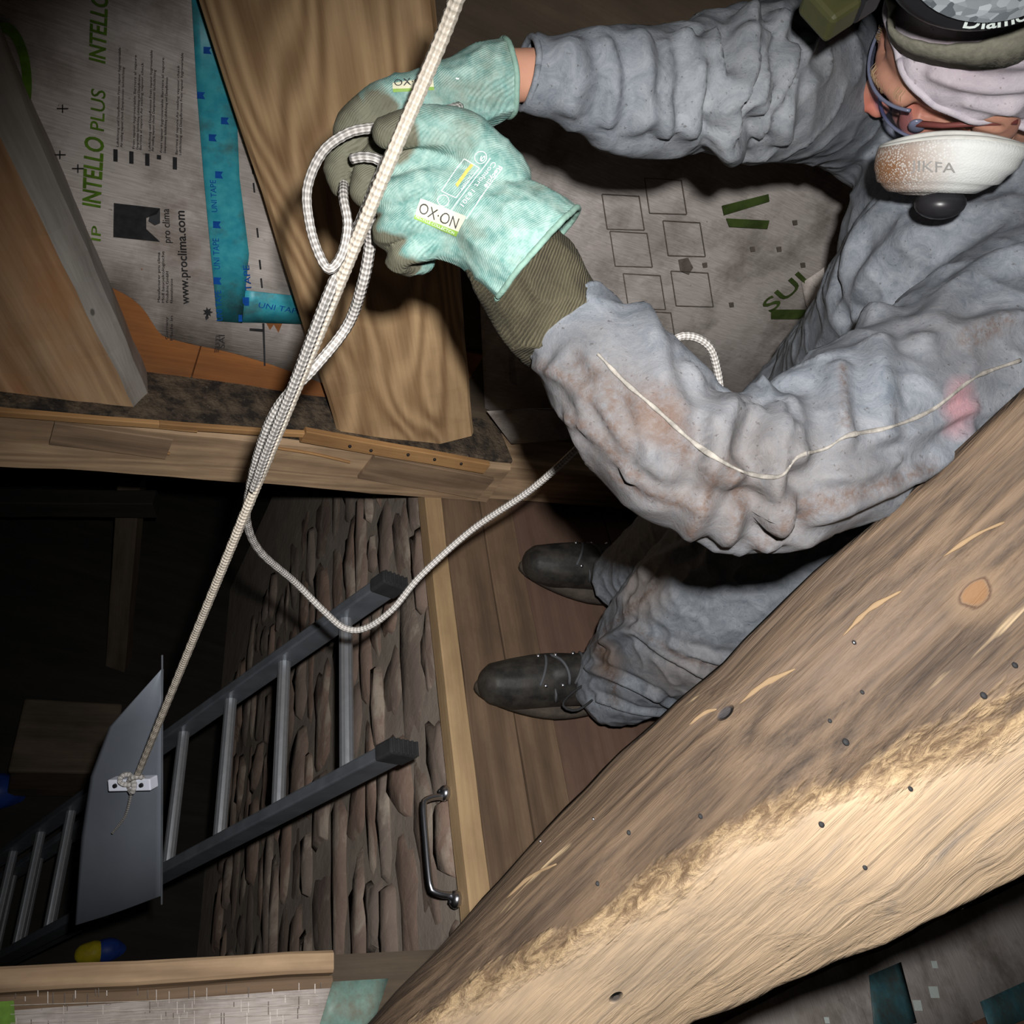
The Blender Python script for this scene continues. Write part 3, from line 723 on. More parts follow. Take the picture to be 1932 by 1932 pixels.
for x, y in ((660, 842), (700, 850), (770, 858), (820, 867), (870, 875)):
    p = onb(x, y, .022); v_, f_ = ellip(p, (.004, .004, .004), n=5); add('nail_head', v_, f_, MT['black'], sill, smooth=True)
pp = patch('paper_scrap', [[V(-14, 660, 1.44), V(8, 668, 1.42), V(22, 690, 1.43)], [V(-14, 690, 1.42), V(6, 694, 1.40), V(38, 704, 1.41)], [V(-14, 716, 1.43), V(8, 708, 1.42), V(34, 708, 1.42)]], MT['memb'], sill, None, .002, 8, .006, 40, nrmdir=NW)
# splinters of peeled wood on the beam face
for pts in (((520, 845), (590, 856), (660, 872)), ((230, 838), (270, 848), (320, 856))):
    P = np.array([onb(a, b, .004) for a, b in pts]); v_, f_, _ = tube(cr(P, 14), .0035, 5); add('splinter', v_, f_, MT['lath'], sill)

# ------------------------------------------------------------------ floor, hatch edge, stone shaft wall
EA, EB = FL(800, 950), FL(880, 1700)
ED = nrm(EB - EA); EX = np.array([-ED[1], ED[0], 0.0]); EX = EX if EX[0] > 0 else -EX     # away from the hatch
def E(s, t, z=0.0): return EA + ED * s + EX * t + UPZ * z
ME = frame(EA, ED, EX)
floor = add('floor', [E(a, t, z) for z in (-.03, -.07) for a, t in ((-1.2, .02), (2.6, .02), (2.6, 2.6), (-1.2, 2.6))],
            [(0, 1, 2, 3), (7, 6, 5, 4), (0, 4, 5, 1), (1, 5, 6, 2), (2, 6, 7, 3), (3, 7, 4, 0)], MT['darkwood'], None, ME)
tag(floor, 'attic floor of worn boards beside the open hatch', kind='structure')
wid = [.052, .118, .105, .34, .34, .36, .36, .36]
t = 0.0; names = ['edge_strip'] + ['floor_board'] * 7
for i, w_ in enumerate(wid):
    mt_ = MT['strip'] if i == 0 else MT['plank'] if i < 3 else MT['hard']
    z = .006 if i == 0 else (0.0 if i < 3 else -.012)
    timber(names[i], E(-.8, t + w_ / 2, z), E(2.2, t + w_ / 2, z), EX, w_ - .004, .045 if i == 0 else .028, mt_, floor, .0025, 26, 20 + i, .003, zsign=1 if np.cross(ED, EX)[2] > 0 else -1)
    t += w_
# near side of the hatch: board along its edge, sheet of membrane on the floor
LA, LB = FL(0, 1822), FL(630, 1792); LD = nrm(LB - LA); LN = np.array([LD[1], -LD[0], 0])
floor2 = add('floor', [LA + LD * a + LN * b + UPZ * z for z in (-.035, -.08) for a, b in ((-1.2, .0), (.75, .0), (1.2, 1.2), (-1.2, 1.2))],
             [(3, 2, 1, 0), (4, 5, 6, 7), (0, 1, 5, 4), (1, 2, 6, 5), (2, 3, 7, 6), (3, 0, 4, 7)], MT['darkwood'], None, frame(LA, LD, LN))
tag(floor2, 'floor on the near side of the hatch', kind='structure')
bw = np.linalg.norm(FL(300, 1880) - FL(300, 1808))
timber('trim_board', LA - LD * 1.0 + LN * .016, LB + LN * .016, LN, .031, .035, MT['sill'], floor2, .003, 20, 31, .004, zsign=-1)
timber('trim_board', LA - LD * 1.0 + LN * .044 - UPZ * .004, LB + LN * .044 - UPZ * .004, LN, .020, .03, MT['sill_dark'], floor2, .003, 20, 32, .004, zsign=-1)
near = patch('membrane', [[LA + LD * a + LN * .053 + UPZ * .001 for a in (-.9, -.3, .1, .3, .47)], [LA + LD * a + LN * .3 + UPZ * .004 for a in (-.9, -.3, .1, .3, .42)], [LA + LD * a + LN * .8 + UPZ * .003 for a in (-.9, -.3, .1, .3, .4)]], MT['memb'], floor2, frame(LA, LD, LN), .002, 30, .003, 20, nrmdir=UPZ)
for px in range(20, 610, 14):
    for k in range(3):
        if rnd.random() < .5: continue
        x = px + rnd.uniform(-6, 6); y0 = 1876 - px * .03 + k * 24 + rnd.uniform(-6, 6); hh = rnd.uniform(8, 26)
        P = [FL(a, b, .007) for a, b in ((x, y0), (x + 1.6, y0), (x + 1.6, y0 + hh), (x, y0 + hh))]
        quadprint(near, P, UPZ, MT['ink_faint'] if rnd.random() < .6 else MT['memb'], 'print', 0)
quadprint(near, [FL(a, b, .009) for a, b in ((-5, 1890), (26, 1888), (30, 1940), (-5, 1945))], UPZ, MT['ink_green'], 'print', 0)
for y in (1888, 1905, 1922):
    quadprint(near, [FL(a, b, .0095) for a, b in ((20, y + 8), (600, y - 10), (600, y - 8.8), (20, y + 9.2))], UPZ, MT['ink_pale'], 'print', 0)
tp = patch('tape', [[FL(628, 1852, .004), FL(733, 1846, .004)], [FL(600, 1945, .006), FL(700, 1945, .006)]], MT['tape_dusty'], floor2, frame(LA, LD, LN), .0015, 6, .001, 30, nrmdir=UPZ)
# membrane and tape scraps on the floor beyond the post
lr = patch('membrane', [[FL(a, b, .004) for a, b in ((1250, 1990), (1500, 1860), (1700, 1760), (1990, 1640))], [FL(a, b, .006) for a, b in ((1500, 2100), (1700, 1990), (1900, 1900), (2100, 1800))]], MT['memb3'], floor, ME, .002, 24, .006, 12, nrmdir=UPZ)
def flq(px, mat, z=.0105, nm='print'): return quadprint(lr, [FL(a, b, z) for a, b in px], UPZ, mat, nm, 0)
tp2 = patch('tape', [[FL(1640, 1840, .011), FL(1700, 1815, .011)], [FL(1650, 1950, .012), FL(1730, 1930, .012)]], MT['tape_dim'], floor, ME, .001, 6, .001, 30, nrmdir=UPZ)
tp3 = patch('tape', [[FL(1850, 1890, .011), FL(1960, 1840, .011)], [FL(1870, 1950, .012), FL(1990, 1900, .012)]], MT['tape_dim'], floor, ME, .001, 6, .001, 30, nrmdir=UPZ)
for x, y, s in ((1763, 1820, 7), (1762, 1872, 11), (1731, 1897, 10), (1887, 1926, 12), (1560, 1925, 6)):
    flq([(x - s, y - s), (x + s * .6, y - s), (x + s, y + s), (x - s * .5, y + s)], MT['ink_white'], nm='torn_label')

# stone wall of the shaft under the board edge
def SWL(s, z): return E(s, 0.012, z)
ws = add('wall_right', [E(a, t_, z) for t_ in (.024, .3) for a, z in ((-1.4, -2.6), (2.2, -2.6), (2.2, -.045), (-1.4, -.045))],
         [(0, 1, 2, 3), (7, 6, 5, 4), (0, 4, 5, 1), (1, 5, 6, 2), (2, 6, 7, 3), (3, 7, 4, 0)], MT['mortar'], None, ME)
tag(ws, 'rubble stone wall of the hatch shaft under the floor edge', kind='structure')
z = -.05
while z > -2.2:
    hgt = rnd.uniform(.06, .17); s = -.6 + rnd.uniform(-.25, 0)
    while s < 1.5:
        ln = rnd.uniform(.15, .46); h2 = hgt * rnd.uniform(.8, 1.15)
        n = 13; out = []; inn = []; proud = rnd.uniform(-.006, .012); ph_ = rnd.uniform(0, 1); sk = rnd.uniform(-.35, .35)
        for k in range(n):
            a = (k + ph_) / n * 6.283; ca, sa = math.cos(a), math.sin(a)
            q = (abs(ca) ** 4 + abs(sa) ** 4) ** (-.25) * rnd.uniform(.66, 1.1)
            x, y = s + ln / 2 + ca * q * ln * .52 + sa * sk * h2 * .5, z - hgt / 2 + sa * q * h2 * .52
            out.append(E(x, .027, y)); x2, y2 = s + ln / 2 + ca * q * ln * .45 + sa * sk * h2 * .4, z - hgt / 2 + sa * q * h2 * .43
            inn.append(E(x2, .018 - proud + rnd.uniform(-.004, .004), y2))
        c = E(s + ln / 2, .012 - proud, z - hgt / 2)
        vs = out + inn + [c]; fs = []
        for k in range(n):
            j = (k + 1) % n; fs.append((k, j, n + j, n + k)); fs.append((n + k, n + j, 2 * n))
        add('stone', vs, fs, MT['stone'], ws, frame(c, ED, UPZ), True)
        s += ln + rnd.uniform(-.01, .04)
    z -= hgt + rnd.uniform(-.004, .012)

# grab handle on the edge of the hatch
gh = empty('grab_handle', E(.80, 0, 0), label='chrome bow handle screwed to the wooden hatch edge', cat='handle')
ha, hb = HIT(843, 1504, E(0, -.001), EX), HIT(862, 1688, E(0, -.001), EX)
o_ = -EX * .05
path = np.array([ha, ha + o_ * .45, ha + o_ * .85 + (hb - ha) * .03, ha + o_ * 1.05 + (hb - ha) * .10, (ha + hb) / 2 + o_ * 1.08, hb + o_ * 1.05 - (hb - ha) * .10, hb + o_ * .85 - (hb - ha) * .03, hb + o_ * .45, hb])
v_, f_, _ = tube(cr(path, 40), .0062, 12); add('bow', v_, f_, MT['steel'], gh, smooth=True)
for p, sg in ((ha, -1), (hb, 1)):
    v_, f_ = ellip(p + nrm(hb - ha) * sg * .008 - EX * .004, (.016, .012, .016), n=10, R=np.column_stack([nrm(hb - ha), EX, np.cross(nrm(hb - ha), EX)])); add('mount', v_, f_, MT['steel'], gh, smooth=True)
    v_, f_ = ellip(p + nrm(hb - ha) * sg * .012 - EX * .015, (.004, .004, .004), n=6); add('screw', v_, f_, MT['black'], gh, smooth=True)

# ------------------------------------------------------------------ room below and enclosure
def shell(name, pts, mat, label):
    c = np.mean(pts, 0); n = nrm(np.cross(np.array(pts[1]) - pts[0], np.array(pts[3]) - pts[0])) * .05
    o = add(name, [np.array(p) for p in pts] + [np.array(p) + n for p in pts], [(0, 1, 2, 3), (7, 6, 5, 4), (0, 4, 5, 1), (1, 5, 6, 2), (2, 6, 7, 3), (3, 7, 4, 0)], mat)
    return tag(o, label, kind='structure')
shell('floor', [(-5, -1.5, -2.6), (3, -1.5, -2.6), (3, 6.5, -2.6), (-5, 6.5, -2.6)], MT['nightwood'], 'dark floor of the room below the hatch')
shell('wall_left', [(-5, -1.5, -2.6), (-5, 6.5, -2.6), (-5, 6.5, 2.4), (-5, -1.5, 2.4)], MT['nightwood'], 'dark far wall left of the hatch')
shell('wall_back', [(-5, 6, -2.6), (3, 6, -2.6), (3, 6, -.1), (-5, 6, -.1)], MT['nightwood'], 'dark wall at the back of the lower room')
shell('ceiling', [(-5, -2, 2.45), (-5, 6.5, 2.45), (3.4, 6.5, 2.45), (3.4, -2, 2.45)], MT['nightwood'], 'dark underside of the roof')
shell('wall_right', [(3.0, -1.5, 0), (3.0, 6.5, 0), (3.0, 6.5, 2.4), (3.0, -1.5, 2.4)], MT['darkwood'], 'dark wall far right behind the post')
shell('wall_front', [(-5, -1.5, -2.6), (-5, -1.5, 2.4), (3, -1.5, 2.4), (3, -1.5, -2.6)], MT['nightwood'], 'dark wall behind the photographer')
# things dimly seen below
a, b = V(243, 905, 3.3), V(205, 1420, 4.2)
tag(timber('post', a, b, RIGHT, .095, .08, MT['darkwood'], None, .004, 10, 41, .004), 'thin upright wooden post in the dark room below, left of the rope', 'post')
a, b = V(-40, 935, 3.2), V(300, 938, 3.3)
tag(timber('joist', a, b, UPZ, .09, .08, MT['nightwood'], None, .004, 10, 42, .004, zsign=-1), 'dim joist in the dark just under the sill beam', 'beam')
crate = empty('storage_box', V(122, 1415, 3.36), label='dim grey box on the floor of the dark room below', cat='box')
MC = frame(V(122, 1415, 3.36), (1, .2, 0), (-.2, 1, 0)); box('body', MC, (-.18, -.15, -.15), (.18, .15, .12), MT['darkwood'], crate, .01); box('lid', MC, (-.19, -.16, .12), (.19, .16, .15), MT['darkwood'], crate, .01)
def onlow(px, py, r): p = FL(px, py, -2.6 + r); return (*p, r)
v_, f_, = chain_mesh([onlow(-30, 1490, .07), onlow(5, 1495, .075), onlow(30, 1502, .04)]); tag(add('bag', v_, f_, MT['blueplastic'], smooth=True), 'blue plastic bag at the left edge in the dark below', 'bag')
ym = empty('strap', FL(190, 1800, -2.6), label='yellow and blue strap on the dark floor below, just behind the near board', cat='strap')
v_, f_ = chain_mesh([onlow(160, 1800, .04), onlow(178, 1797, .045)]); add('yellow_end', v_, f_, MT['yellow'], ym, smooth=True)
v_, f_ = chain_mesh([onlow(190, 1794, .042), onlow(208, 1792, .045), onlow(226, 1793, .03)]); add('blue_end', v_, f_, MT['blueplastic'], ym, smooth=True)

# ------------------------------------------------------------------ ladder
lad = empty('ladder', (-.3, .95, -2.6), label='aluminium ladder with black rubber caps leaning against the stone shaft wall', cat='ladder')
T1, T4 = V(652, 1170, 1.70), V(347, 1383, 2.07)
dir1 = nrm(T4 - T1); B1 = V(637, 1464, 1.52); across = nrm((B1 - T1) - ((B1 - T1) @ dir1) * dir1); lz = np.cross(dir1, across)
W_ = abs((B1 - T1) @ across); st = np.linalg.norm(T4 - T1) / 3; T0 = .15
O = T1 - dir1 * T0
LL = 2.75
for k in (0, 1):
    c0 = O + across * (W_ * k + (.0125 if k else -.0125))
    box('rail', frame(c0, dir1, across), (0, -.0125, -.029), (LL, .0125, .029), MT['alu_rail'], lad, .004)
    box('end_cap', frame(c0, dir1, across), (-.028, -.0155, -.032), (.022, .0155, .032), MT['rubber'], lad, .005)
    for j in range(6): box('cap_rib', frame(c0, dir1, across), (-.031, -.014, -.030 + j * .0108), (-.027, .014, -.025 + j * .0108), MT['rubber'], lad, .001)
RINGP = [T0 + st * i for i in range(11) if T0 + st * i < LL - .05]
me_r = None
for tt_ in RINGP:
    M = frame(O + dir1 * tt_, across, dir1)
    if me_r is None:
        rr = []
        prof = []
        for k in range(24):
            a = k / 24 * 6.283; rad = .0135 * (1 + (.05 if k % 2 else 0)); prof.append((rad * math.cos(a), rad * math.sin(a) * 1.05))
        vs, fs = loft([[(x, p, q) for p, q in prof] for x in np.linspace(-.012, W_ + .012, 5)])
        me_r = bpy.data.meshes.new('rung'); me_r.from_pydata([tuple(p) for p in vs], [], fs); me_r.materials.append(MT['alu']); me_r.update()
    place('rung', me_r, None, lad, M)
for tt_ in RINGP:
    for k in (1,):
        v_, f_ = ellip(O + dir1 * tt_ + across * (W_ + .013), (.013, .013, .013), n=6, R=np.column_stack([dir1 , across * .35, lz])); add('rivet', v_, f_, MT['alu'], lad, smooth=True)
# second fly section behind the lower part
for k in (0, 1):
    c0 = O + across * (W_ * .92 * k + .015) + lz * .0 + dir1 * 1.45 - lz * .075 * np.sign(lz @ FWD) * -1
    box('rail', frame(c0, dir1, across), (0, -.0125, -.03), (1.3, .0125, .03), MT['alu_rail'], lad, .004)
    if k == 0:
        for i in range(4):
            place('rung', me_r, None, lad, frame(c0 + dir1 * (.12 + i * st), across, dir1) @ Matrix.Diagonal((.92, 1, 1, 1)))

# ------------------------------------------------------------------ hoisted grey panel with bracket
pan = empty('sheet_panel', V(230, 1500, 1.33), label='curved grey sheet panel hanging on the rope in the open hatch', cat='panel')
def prow(pts): return [V(*p) for p in pts]
patch('sheet', [prow([(305, 1262, 1.30), (305, 1262.5, 1.30), (305, 1263, 1.30)]), prow([(206, 1372, 1.36), (258, 1365, 1.33), (305, 1355, 1.315)]), prow([(170, 1465, 1.39), (240, 1460, 1.35), (305, 1450, 1.335)]),
                prow([(152, 1580, 1.42), (230, 1575, 1.38), (305, 1560, 1.36)]), prow([(135, 1748, 1.45), (218, 1722, 1.41), (304, 1690, 1.385)])], MT['panel'], pan, None, .003, 16, smooth=True, nrmdir=-FWD)
v_, f_, _ = tube([V(306, 1236, 1.295), V(306, 1480, 1.335), V(305, 1706, 1.385)], .0016, 6); add('folded_edge', v_, f_, MT['alu_rail'], pan)
bx = V(217, 1476, 1.335); by = V(296, 1474, 1.32)
MB_ = frame(bx, by - bx, -DOWN)
bl = np.linalg.norm(by - bx)
box('bracket', MB_, (0, -.010, -.004), (bl, .010, .018), MT['white'], pan, .002)
for k in range(2):
    Mh = MB_ @ Matrix.Translation((bl * (.18 + .62 * k), 0, .019))
    bm = bmesh.new(); bmesh.ops.create_cone(bm, cap_ends=True, segments=12, radius1=.0042, radius2=.0036, depth=.004); me = bpy.data.meshes.new('bolt'); bm.to_mesh(me); bm.free(); me.materials.append(MT['black']); place('bolt', me, None, pan, Mh)

# ------------------------------------------------------------------ hewn post in the foreground
stations = [  # A (top silhouette), R (ridge), B (lower silhouette): px, py, depth
    ((560, 2080, .83), (690, 2010, .71), (1050, 2090, .70)),
    ((715, 1912, .80), (860, 1895, .69), (1300, 1952, .68)),
    ((1045, 1540, .735), (1130, 1730, .645), (1480, 1870, .65)),
    ((1440, 1170, .66), (1440, 1560, .60), (1700, 1768, .62)),
    ((1932, 735, .585), (1932, 1330, .555), (1932, 1660, .60)),
    ((2350, 350, .53), (2350, 1110, .51), (2350, 1450, .565))]
_st = [[V(*p) for p in q] for q in stations]
_k = 1.0
_lo = [_st[0][i] + (_st[0][i] - _st[2][i]) * (_st[0][i][2] / max(.05, _st[2][i][2] - _st[0][i][2])) for i in range(3)]      # foot on the floor
_st = [_lo] + _st
NS = 60
A_, R_, B_ = [cr(np.array([q[k] for q in _st]), NS) for k in range(3)]
rings = []; uvp = []
for i in range(NS):
    a, r, b = A_[i], R_[i], B_[i]
    ax = nrm(R_[min(i + 1, NS - 1)] - R_[max(i - 1, 0)])
    d_ = a + (b - r) * 1.0 + nrm(a - r) * .0
    ring = []; vv = []
    ka, kb = 16, 14
    nA = nrm(np.cross(ax, r - a)); nA = nA if nA @ (C0 - r) > 0 else -nA
    for k in range(ka):
        t_ = k / ka; p = a + (r - a) * t_; bul = .008 * math.sin(math.pi * t_); ring.append(p + nA * bul); vv.append(t_)
    nB = nrm(np.cross(ax, b - r)); nB = nB if nB @ (C0 - r) > 0 else -nB
    for k in range(kb):
        t_ = k / kb; p = r + (b - r) * t_; ring.append(p + nB * .01 * math.sin(math.pi * t_) - (nA * .006 if k == 0 else 0)); vv.append(1 + t_)
    for k in range(5): ring.append(b + (d_ - b) * k / 5); vv.append(2.0)
    for k in range(5): ring.append(d_ + (a - d_) * k / 5); vv.append(0.0)
    out = []
    for k, p in enumerate(ring):
        q = Vector(p); nv = noise.noise_vector(q * 7) * .006 + noise.noise_vector(q * 22) * .0022
        if 24 <= k <= 32: nv += noise.noise_vector(q * 30) * .003
        out.append(np.array(p) + np.array(nv))
    rings.append(out); uvp += [(i / NS, w_) for w_ in vv]
v_, f_ = loft(rings)
Mp = frame(A_[10], A_[40] - A_[10], R_[25] - A_[25])
pbv = BVHTree.FromPolygons([Vector(p) for p in v_], f_)
_mi = np.array(Mp.inverted())
KNOTS = [(tuple(_mi[:3, :3] @ project(pbv, [(x, y)])[0] + _mi[:3, 3]), r) for x, y, r in ((1842, 1122, .0085),)]
MT['post'] = m_post()
post = add('hewn_post', v_, f_, MT['post'], None, Mp, True, uvp)
MT['scar'] = wood('fresh_scar', S(112, 92, 68), S(150, 126, 96), S(120, 98, 74), ring=4, seed=5.5, ringamt=.2)
for px in ([(1590, 1200), (1640, 1150), (1700, 1115)], [(1395, 1328), (1440, 1292), (1500, 1262)], [(1780, 1050), (1840, 1010), (1895, 985)], [(955, 1695), (1005, 1652), (1050, 1630)], [(1300, 1368), (1330, 1345), (1352, 1338)]):
    P = project(pbv, cr(np.array([(a, b, 0) for a, b in px], float), 16)); n_ = len(P)
    P = np.array([p + nrm(C0 - p) * .0004 for p in P]); T_ = np.gradient(P, axis=0); rr_ = []
    for i in range(n_):
        nn_ = nrm(C0 - P[i]); b_ = nrm(np.cross(T_[i], nn_)); w2 = .0026 * math.sin(math.pi * (i + .3) / n_) ** .7 * (.8 + .5 * noise.noise(Vector(P[i]) * 90))
        rr_.append([P[i] + b_ * w2 * math.cos(a) + nn_ * .0009 * math.sin(a) for a in np.arange(8) / 8 * 6.283])
    v2, f2 = loft(rr_); add('scar', v2, f2, MT['scar'], post, Mp, True)
for x, y, r in ((1612, 1212, .0032), (1627, 1306, .0026), (1566, 1360, .0026), (1596, 1400, .0042), (1550, 1555, .0036), (1718, 1488, .003), (1322, 1540, .003), (1632, 1636, .003), (1187, 1571, .003), (1128, 1667, .003), (1856, 1312, .004), (1915, 1255, .0034), (1120, 1545, .0022), (1020, 1587, .0022)):
    P = project(pbv, [(x, y)])
    if len(P): v2, f2 = ellip(P[0], (r * .75, r * .75, r * .5), n=6); add('nail', v2, f2, MT['steel'] if r in (.0032, .0022) else MT['rubber'], post, smooth=True)
tag(post, 'massive hewn wooden post crossing the lower right foreground, brown face above bare pale face', 'post')

# ------------------------------------------------------------------ person
per = empty('person', FL(1030, 1190), label='person in white hooded coverall and mint gloves, bending over the hatch, holding the rope', cat='person')
def CH(*pts):
    """rows px,py,depth,half width in px -> world chain"""
    return [(*V(a, b, d), w_ * d / FOC) for a, b, d, w_ in pts]

larm = [(1068, 612, .625, 92), (1120, 672, .615, 116), (1200, 760, .605, 142), (1310, 860, .60, 150), (1425, 895, .605, 150), (1540, 850, .63, 158), (1680, 770, .68, 168), (1820, 690, .73, 175), (1930, 620, .78, 190)]
rarm = [(992, 132, .625, 60), (1080, 152, .64, 84), (1190, 172, .675, 108), (1310, 172, .715, 118), (1430, 158, .80, 138), (1540, 160, .91, 134), (1640, 190, 1.0, 130), (1760, 270, 1.06, 140)]
torso = [(1640, 740, 1.33, 180), (1715, 640, 1.10, 190), (1790, 520, .93, 205), (1850, 440, .87, 190), (1900, 380, .85, 130)]
torso2 = [(1640, 700, 1.43, 140), (1700, 560, 1.18, 115), (1740, 430, 1.02, 145), (1790, 330, .95, 150)]
shoul = [(1930, 620, .80, 185), (1870, 470, .92, 190), (1780, 330, 1.05, 150)]
lleg = [(1165, 1288, 1.70, 82), (1245, 1220, 1.62, 122), (1330, 1150, 1.50, 150), (1450, 1030, 1.42, 165), (1570, 880, 1.36, 185), (1650, 760, 1.33, 190)]
rleg = [(1178, 1092, 1.90, 62), (1260, 1050, 1.78, 92), (1370, 960, 1.62, 115), (1500, 830, 1.52, 130), (1620, 700, 1.46, 150)]
pieces = [chain_mesh(CH(*c)) for c in (larm, rarm, torso, torso2, shoul, lleg, rleg)]
sv, sn, sf = skin(pieces, .0050, 16)
# open the cuffs
def cuffcut(p, q, r=.16):
    P, Q = V(*p), V(*q); ax = nrm(Q - P)
    return lambda v: ~(((v - P) @ ax < 0) & (np.linalg.norm(v - P, axis=1) < r))
for p, q in (((1062, 606, .625), (1120, 672, .615)), ((990, 132, .625), (1080, 152, .64))):
    sv, sf = cut(sv, sf, cuffcut(p, q))
sn = normals(sv, sf)
# general wrinkling of the thin cloth
for i in range(len(sv)):
    q = Vector(sv[i]); a = 1 - abs(noise.noise(q * 9)); b = 1 - abs(noise.noise(q * 21 + Vector((3, 1, 7))))
    sv[i] += sn[i] * ((a ** 3 - .45) * .006 + (b ** 5 - .35) * .0042)
bv = BVHTree.FromPolygons([Vector(p) for p in sv], sf)
folds = [  # elbow of the near arm
    ([(1392, 752), (1372, 800), (1366, 850), (1385, 900)], .012, .010), ([(1418, 742), (1448, 790), (1452, 850), (1446, 905)], .014, .010),
    ([(1452, 735), (1482, 780), (1492, 840), (1478, 900), (1470, 980)], .014, .010), ([(1500, 745), (1520, 800), (1515, 860)], .007, .010),
    ([(1345, 880), (1330, 960), (1305, 1010)], .007, .009), ([(1405, 905), (1400, 970), (1372, 1020)], .008, .009), ([(1470, 910), (1465, 990)], .006, .008), ([(1520, 870), (1500, 960), (1450, 1030)], .006, .009),
    ([(1585, 690), (1585, 760), (1600, 815)], .006, .008), ([(1660, 640), (1665, 720), (1672, 795)], .006, .010),
    ([(1050, 690), (1110, 780), (1180, 850), (1260, 900)], .004, .007), ([(1130, 720), (1160, 790), (1230, 850)], .004, .006), ([(1215, 580), (1240, 640), (1255, 700)], .006, .010),
    ([(1540, 980), (1640, 940), (1740, 890), (1830, 830)], .007, .008), ([(1750, 640), (1850, 610), (1920, 600)], .007, .010),
    ([(1405, 770), (1412, 830), (1405, 890)], .006, .005), ([(1435, 770), (1440, 850), (1430, 910)], .006, .005), ([(1470, 770), (1472, 850), (1462, 930), (1440, 1000)], .006, .005), ([(1350, 800), (1345, 860), (1330, 930)], .004, .005),
    ([(1010, 690), (1080, 720), (1130, 760), (1180, 840)], .004, .005), ([(1070, 790), (1130, 830), (1190, 900)], .004, .005), ([(1180, 900), (1240, 930), (1330, 960)], .004, .005), ([(1300, 690), (1330, 730), (1345, 790)], .005, .006), ([(1560, 900), (1620, 900), (1700, 870)], .004, .005), ([(1640, 830), (1740, 810), (1840, 770)], .004, .005),
    # far sleeve
    ([(1150, 80), (1165, 150), (1150, 235)], .005, .006), ([(1260, 75), (1270, 150), (1255, 260)], .005, .006), ([(1400, 60), (1398, 140), (1360, 230)], .007, .006), ([(1450, 60), (1440, 150), (1405, 240)], .007, .006), ([(1500, 90), (1470, 190), (1440, 270)], .006, .006),
    ([(1075, 85), (1090, 140), (1080, 200)], .006, .010), ([(1210, 75), (1222, 150), (1205, 240)], .007, .010), ([(1300, 70), (1322, 130), (1318, 230)], .009, .010), ([(1345, 65), (1372, 140), (1366, 250)], .010, .009),
    ([(1420, 30), (1415, 110), (1390, 190), (1378, 290)], .016, .012), ([(1478, 35), (1470, 110), (1440, 190)], .013, .012), ([(1530, 70), (1490, 160), (1480, 260)], .009, .010), ([(1245, 220), (1320, 265), (1400, 290)], .007, .010),
    # chest and trousers
    ([(1592, 520), (1620, 440), (1680, 380), (1740, 345)], .010, .011), ([(1600, 560), (1690, 470), (1800, 420), (1900, 380)], .007, .014), ([(1640, 590), (1760, 500), (1900, 440)], .007, .014), ([(1610, 600), (1660, 640), (1700, 690)], .006, .008),
    ([(1760, 600), (1830, 520), (1932, 470)], .008, .012),
    ([(1140, 1210), (1190, 1190), (1250, 1230), (1330, 1270)], .014, .010), ([(1110, 1260), (1190, 1290), (1270, 1330)], .012, .009), ([(1200, 1180), (1280, 1230), (1370, 1250)], .010, .010), ([(1170, 1130), (1230, 1060), (1320, 1020)], .008, .014), ([(1130, 1320), (1200, 1340), (1260, 1345)], .010, .008)]
for pts, hg, wd_ in folds: sv = fold(sv, sn, bv, pts, hg, wd_)
sn = normals(sv, sf); bv = BVHTree.FromPolygons([Vector(p) for p in sv], sf)
O0 = np.array(FL(1030, 1190))
def loc_(px, py):
    P = project(bv, [(px, py)]); return tuple(P[0] - O0) if len(P) else (9, 9, 9)
dust = S(84, 76, 71); brn = S(96, 72, 56)
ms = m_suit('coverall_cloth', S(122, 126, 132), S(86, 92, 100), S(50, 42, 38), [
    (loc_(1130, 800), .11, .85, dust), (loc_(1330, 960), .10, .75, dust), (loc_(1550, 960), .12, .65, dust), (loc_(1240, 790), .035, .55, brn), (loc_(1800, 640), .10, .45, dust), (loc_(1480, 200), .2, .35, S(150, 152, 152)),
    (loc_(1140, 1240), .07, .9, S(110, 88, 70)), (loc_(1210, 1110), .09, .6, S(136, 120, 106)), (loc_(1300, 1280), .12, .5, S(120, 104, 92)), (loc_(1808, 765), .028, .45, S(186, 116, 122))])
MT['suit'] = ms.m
grime_shade = np.zeros(len(sv))  # brown grime; lines along the folds also put crease shade in the colour
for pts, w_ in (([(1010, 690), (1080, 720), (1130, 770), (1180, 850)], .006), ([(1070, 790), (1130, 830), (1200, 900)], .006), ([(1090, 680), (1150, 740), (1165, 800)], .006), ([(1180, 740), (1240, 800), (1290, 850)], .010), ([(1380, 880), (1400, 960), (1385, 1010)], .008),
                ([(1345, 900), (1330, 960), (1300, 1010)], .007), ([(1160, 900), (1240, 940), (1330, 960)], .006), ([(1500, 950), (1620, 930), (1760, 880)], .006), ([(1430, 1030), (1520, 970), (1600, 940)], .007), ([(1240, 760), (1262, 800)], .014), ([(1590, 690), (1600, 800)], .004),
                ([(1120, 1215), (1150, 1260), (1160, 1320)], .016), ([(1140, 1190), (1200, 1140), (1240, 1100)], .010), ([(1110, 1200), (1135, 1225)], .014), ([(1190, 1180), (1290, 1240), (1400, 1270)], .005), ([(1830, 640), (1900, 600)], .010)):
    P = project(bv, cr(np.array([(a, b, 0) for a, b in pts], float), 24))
    if len(P) > 1: grime_shade = np.maximum(grime_shade, np.exp(-(seg_dist(sv, P) / w_) ** 2))
suit = add('coverall', sv, sf, MT['suit'], per, None, True, attr={'grime': grime_shade})
MT['seam'] = plain('seam_piping', S(140, 135, 128), .85, 0, .5, 120, .4)
hem(sv, sf, .0028, MT['suit'], suit)
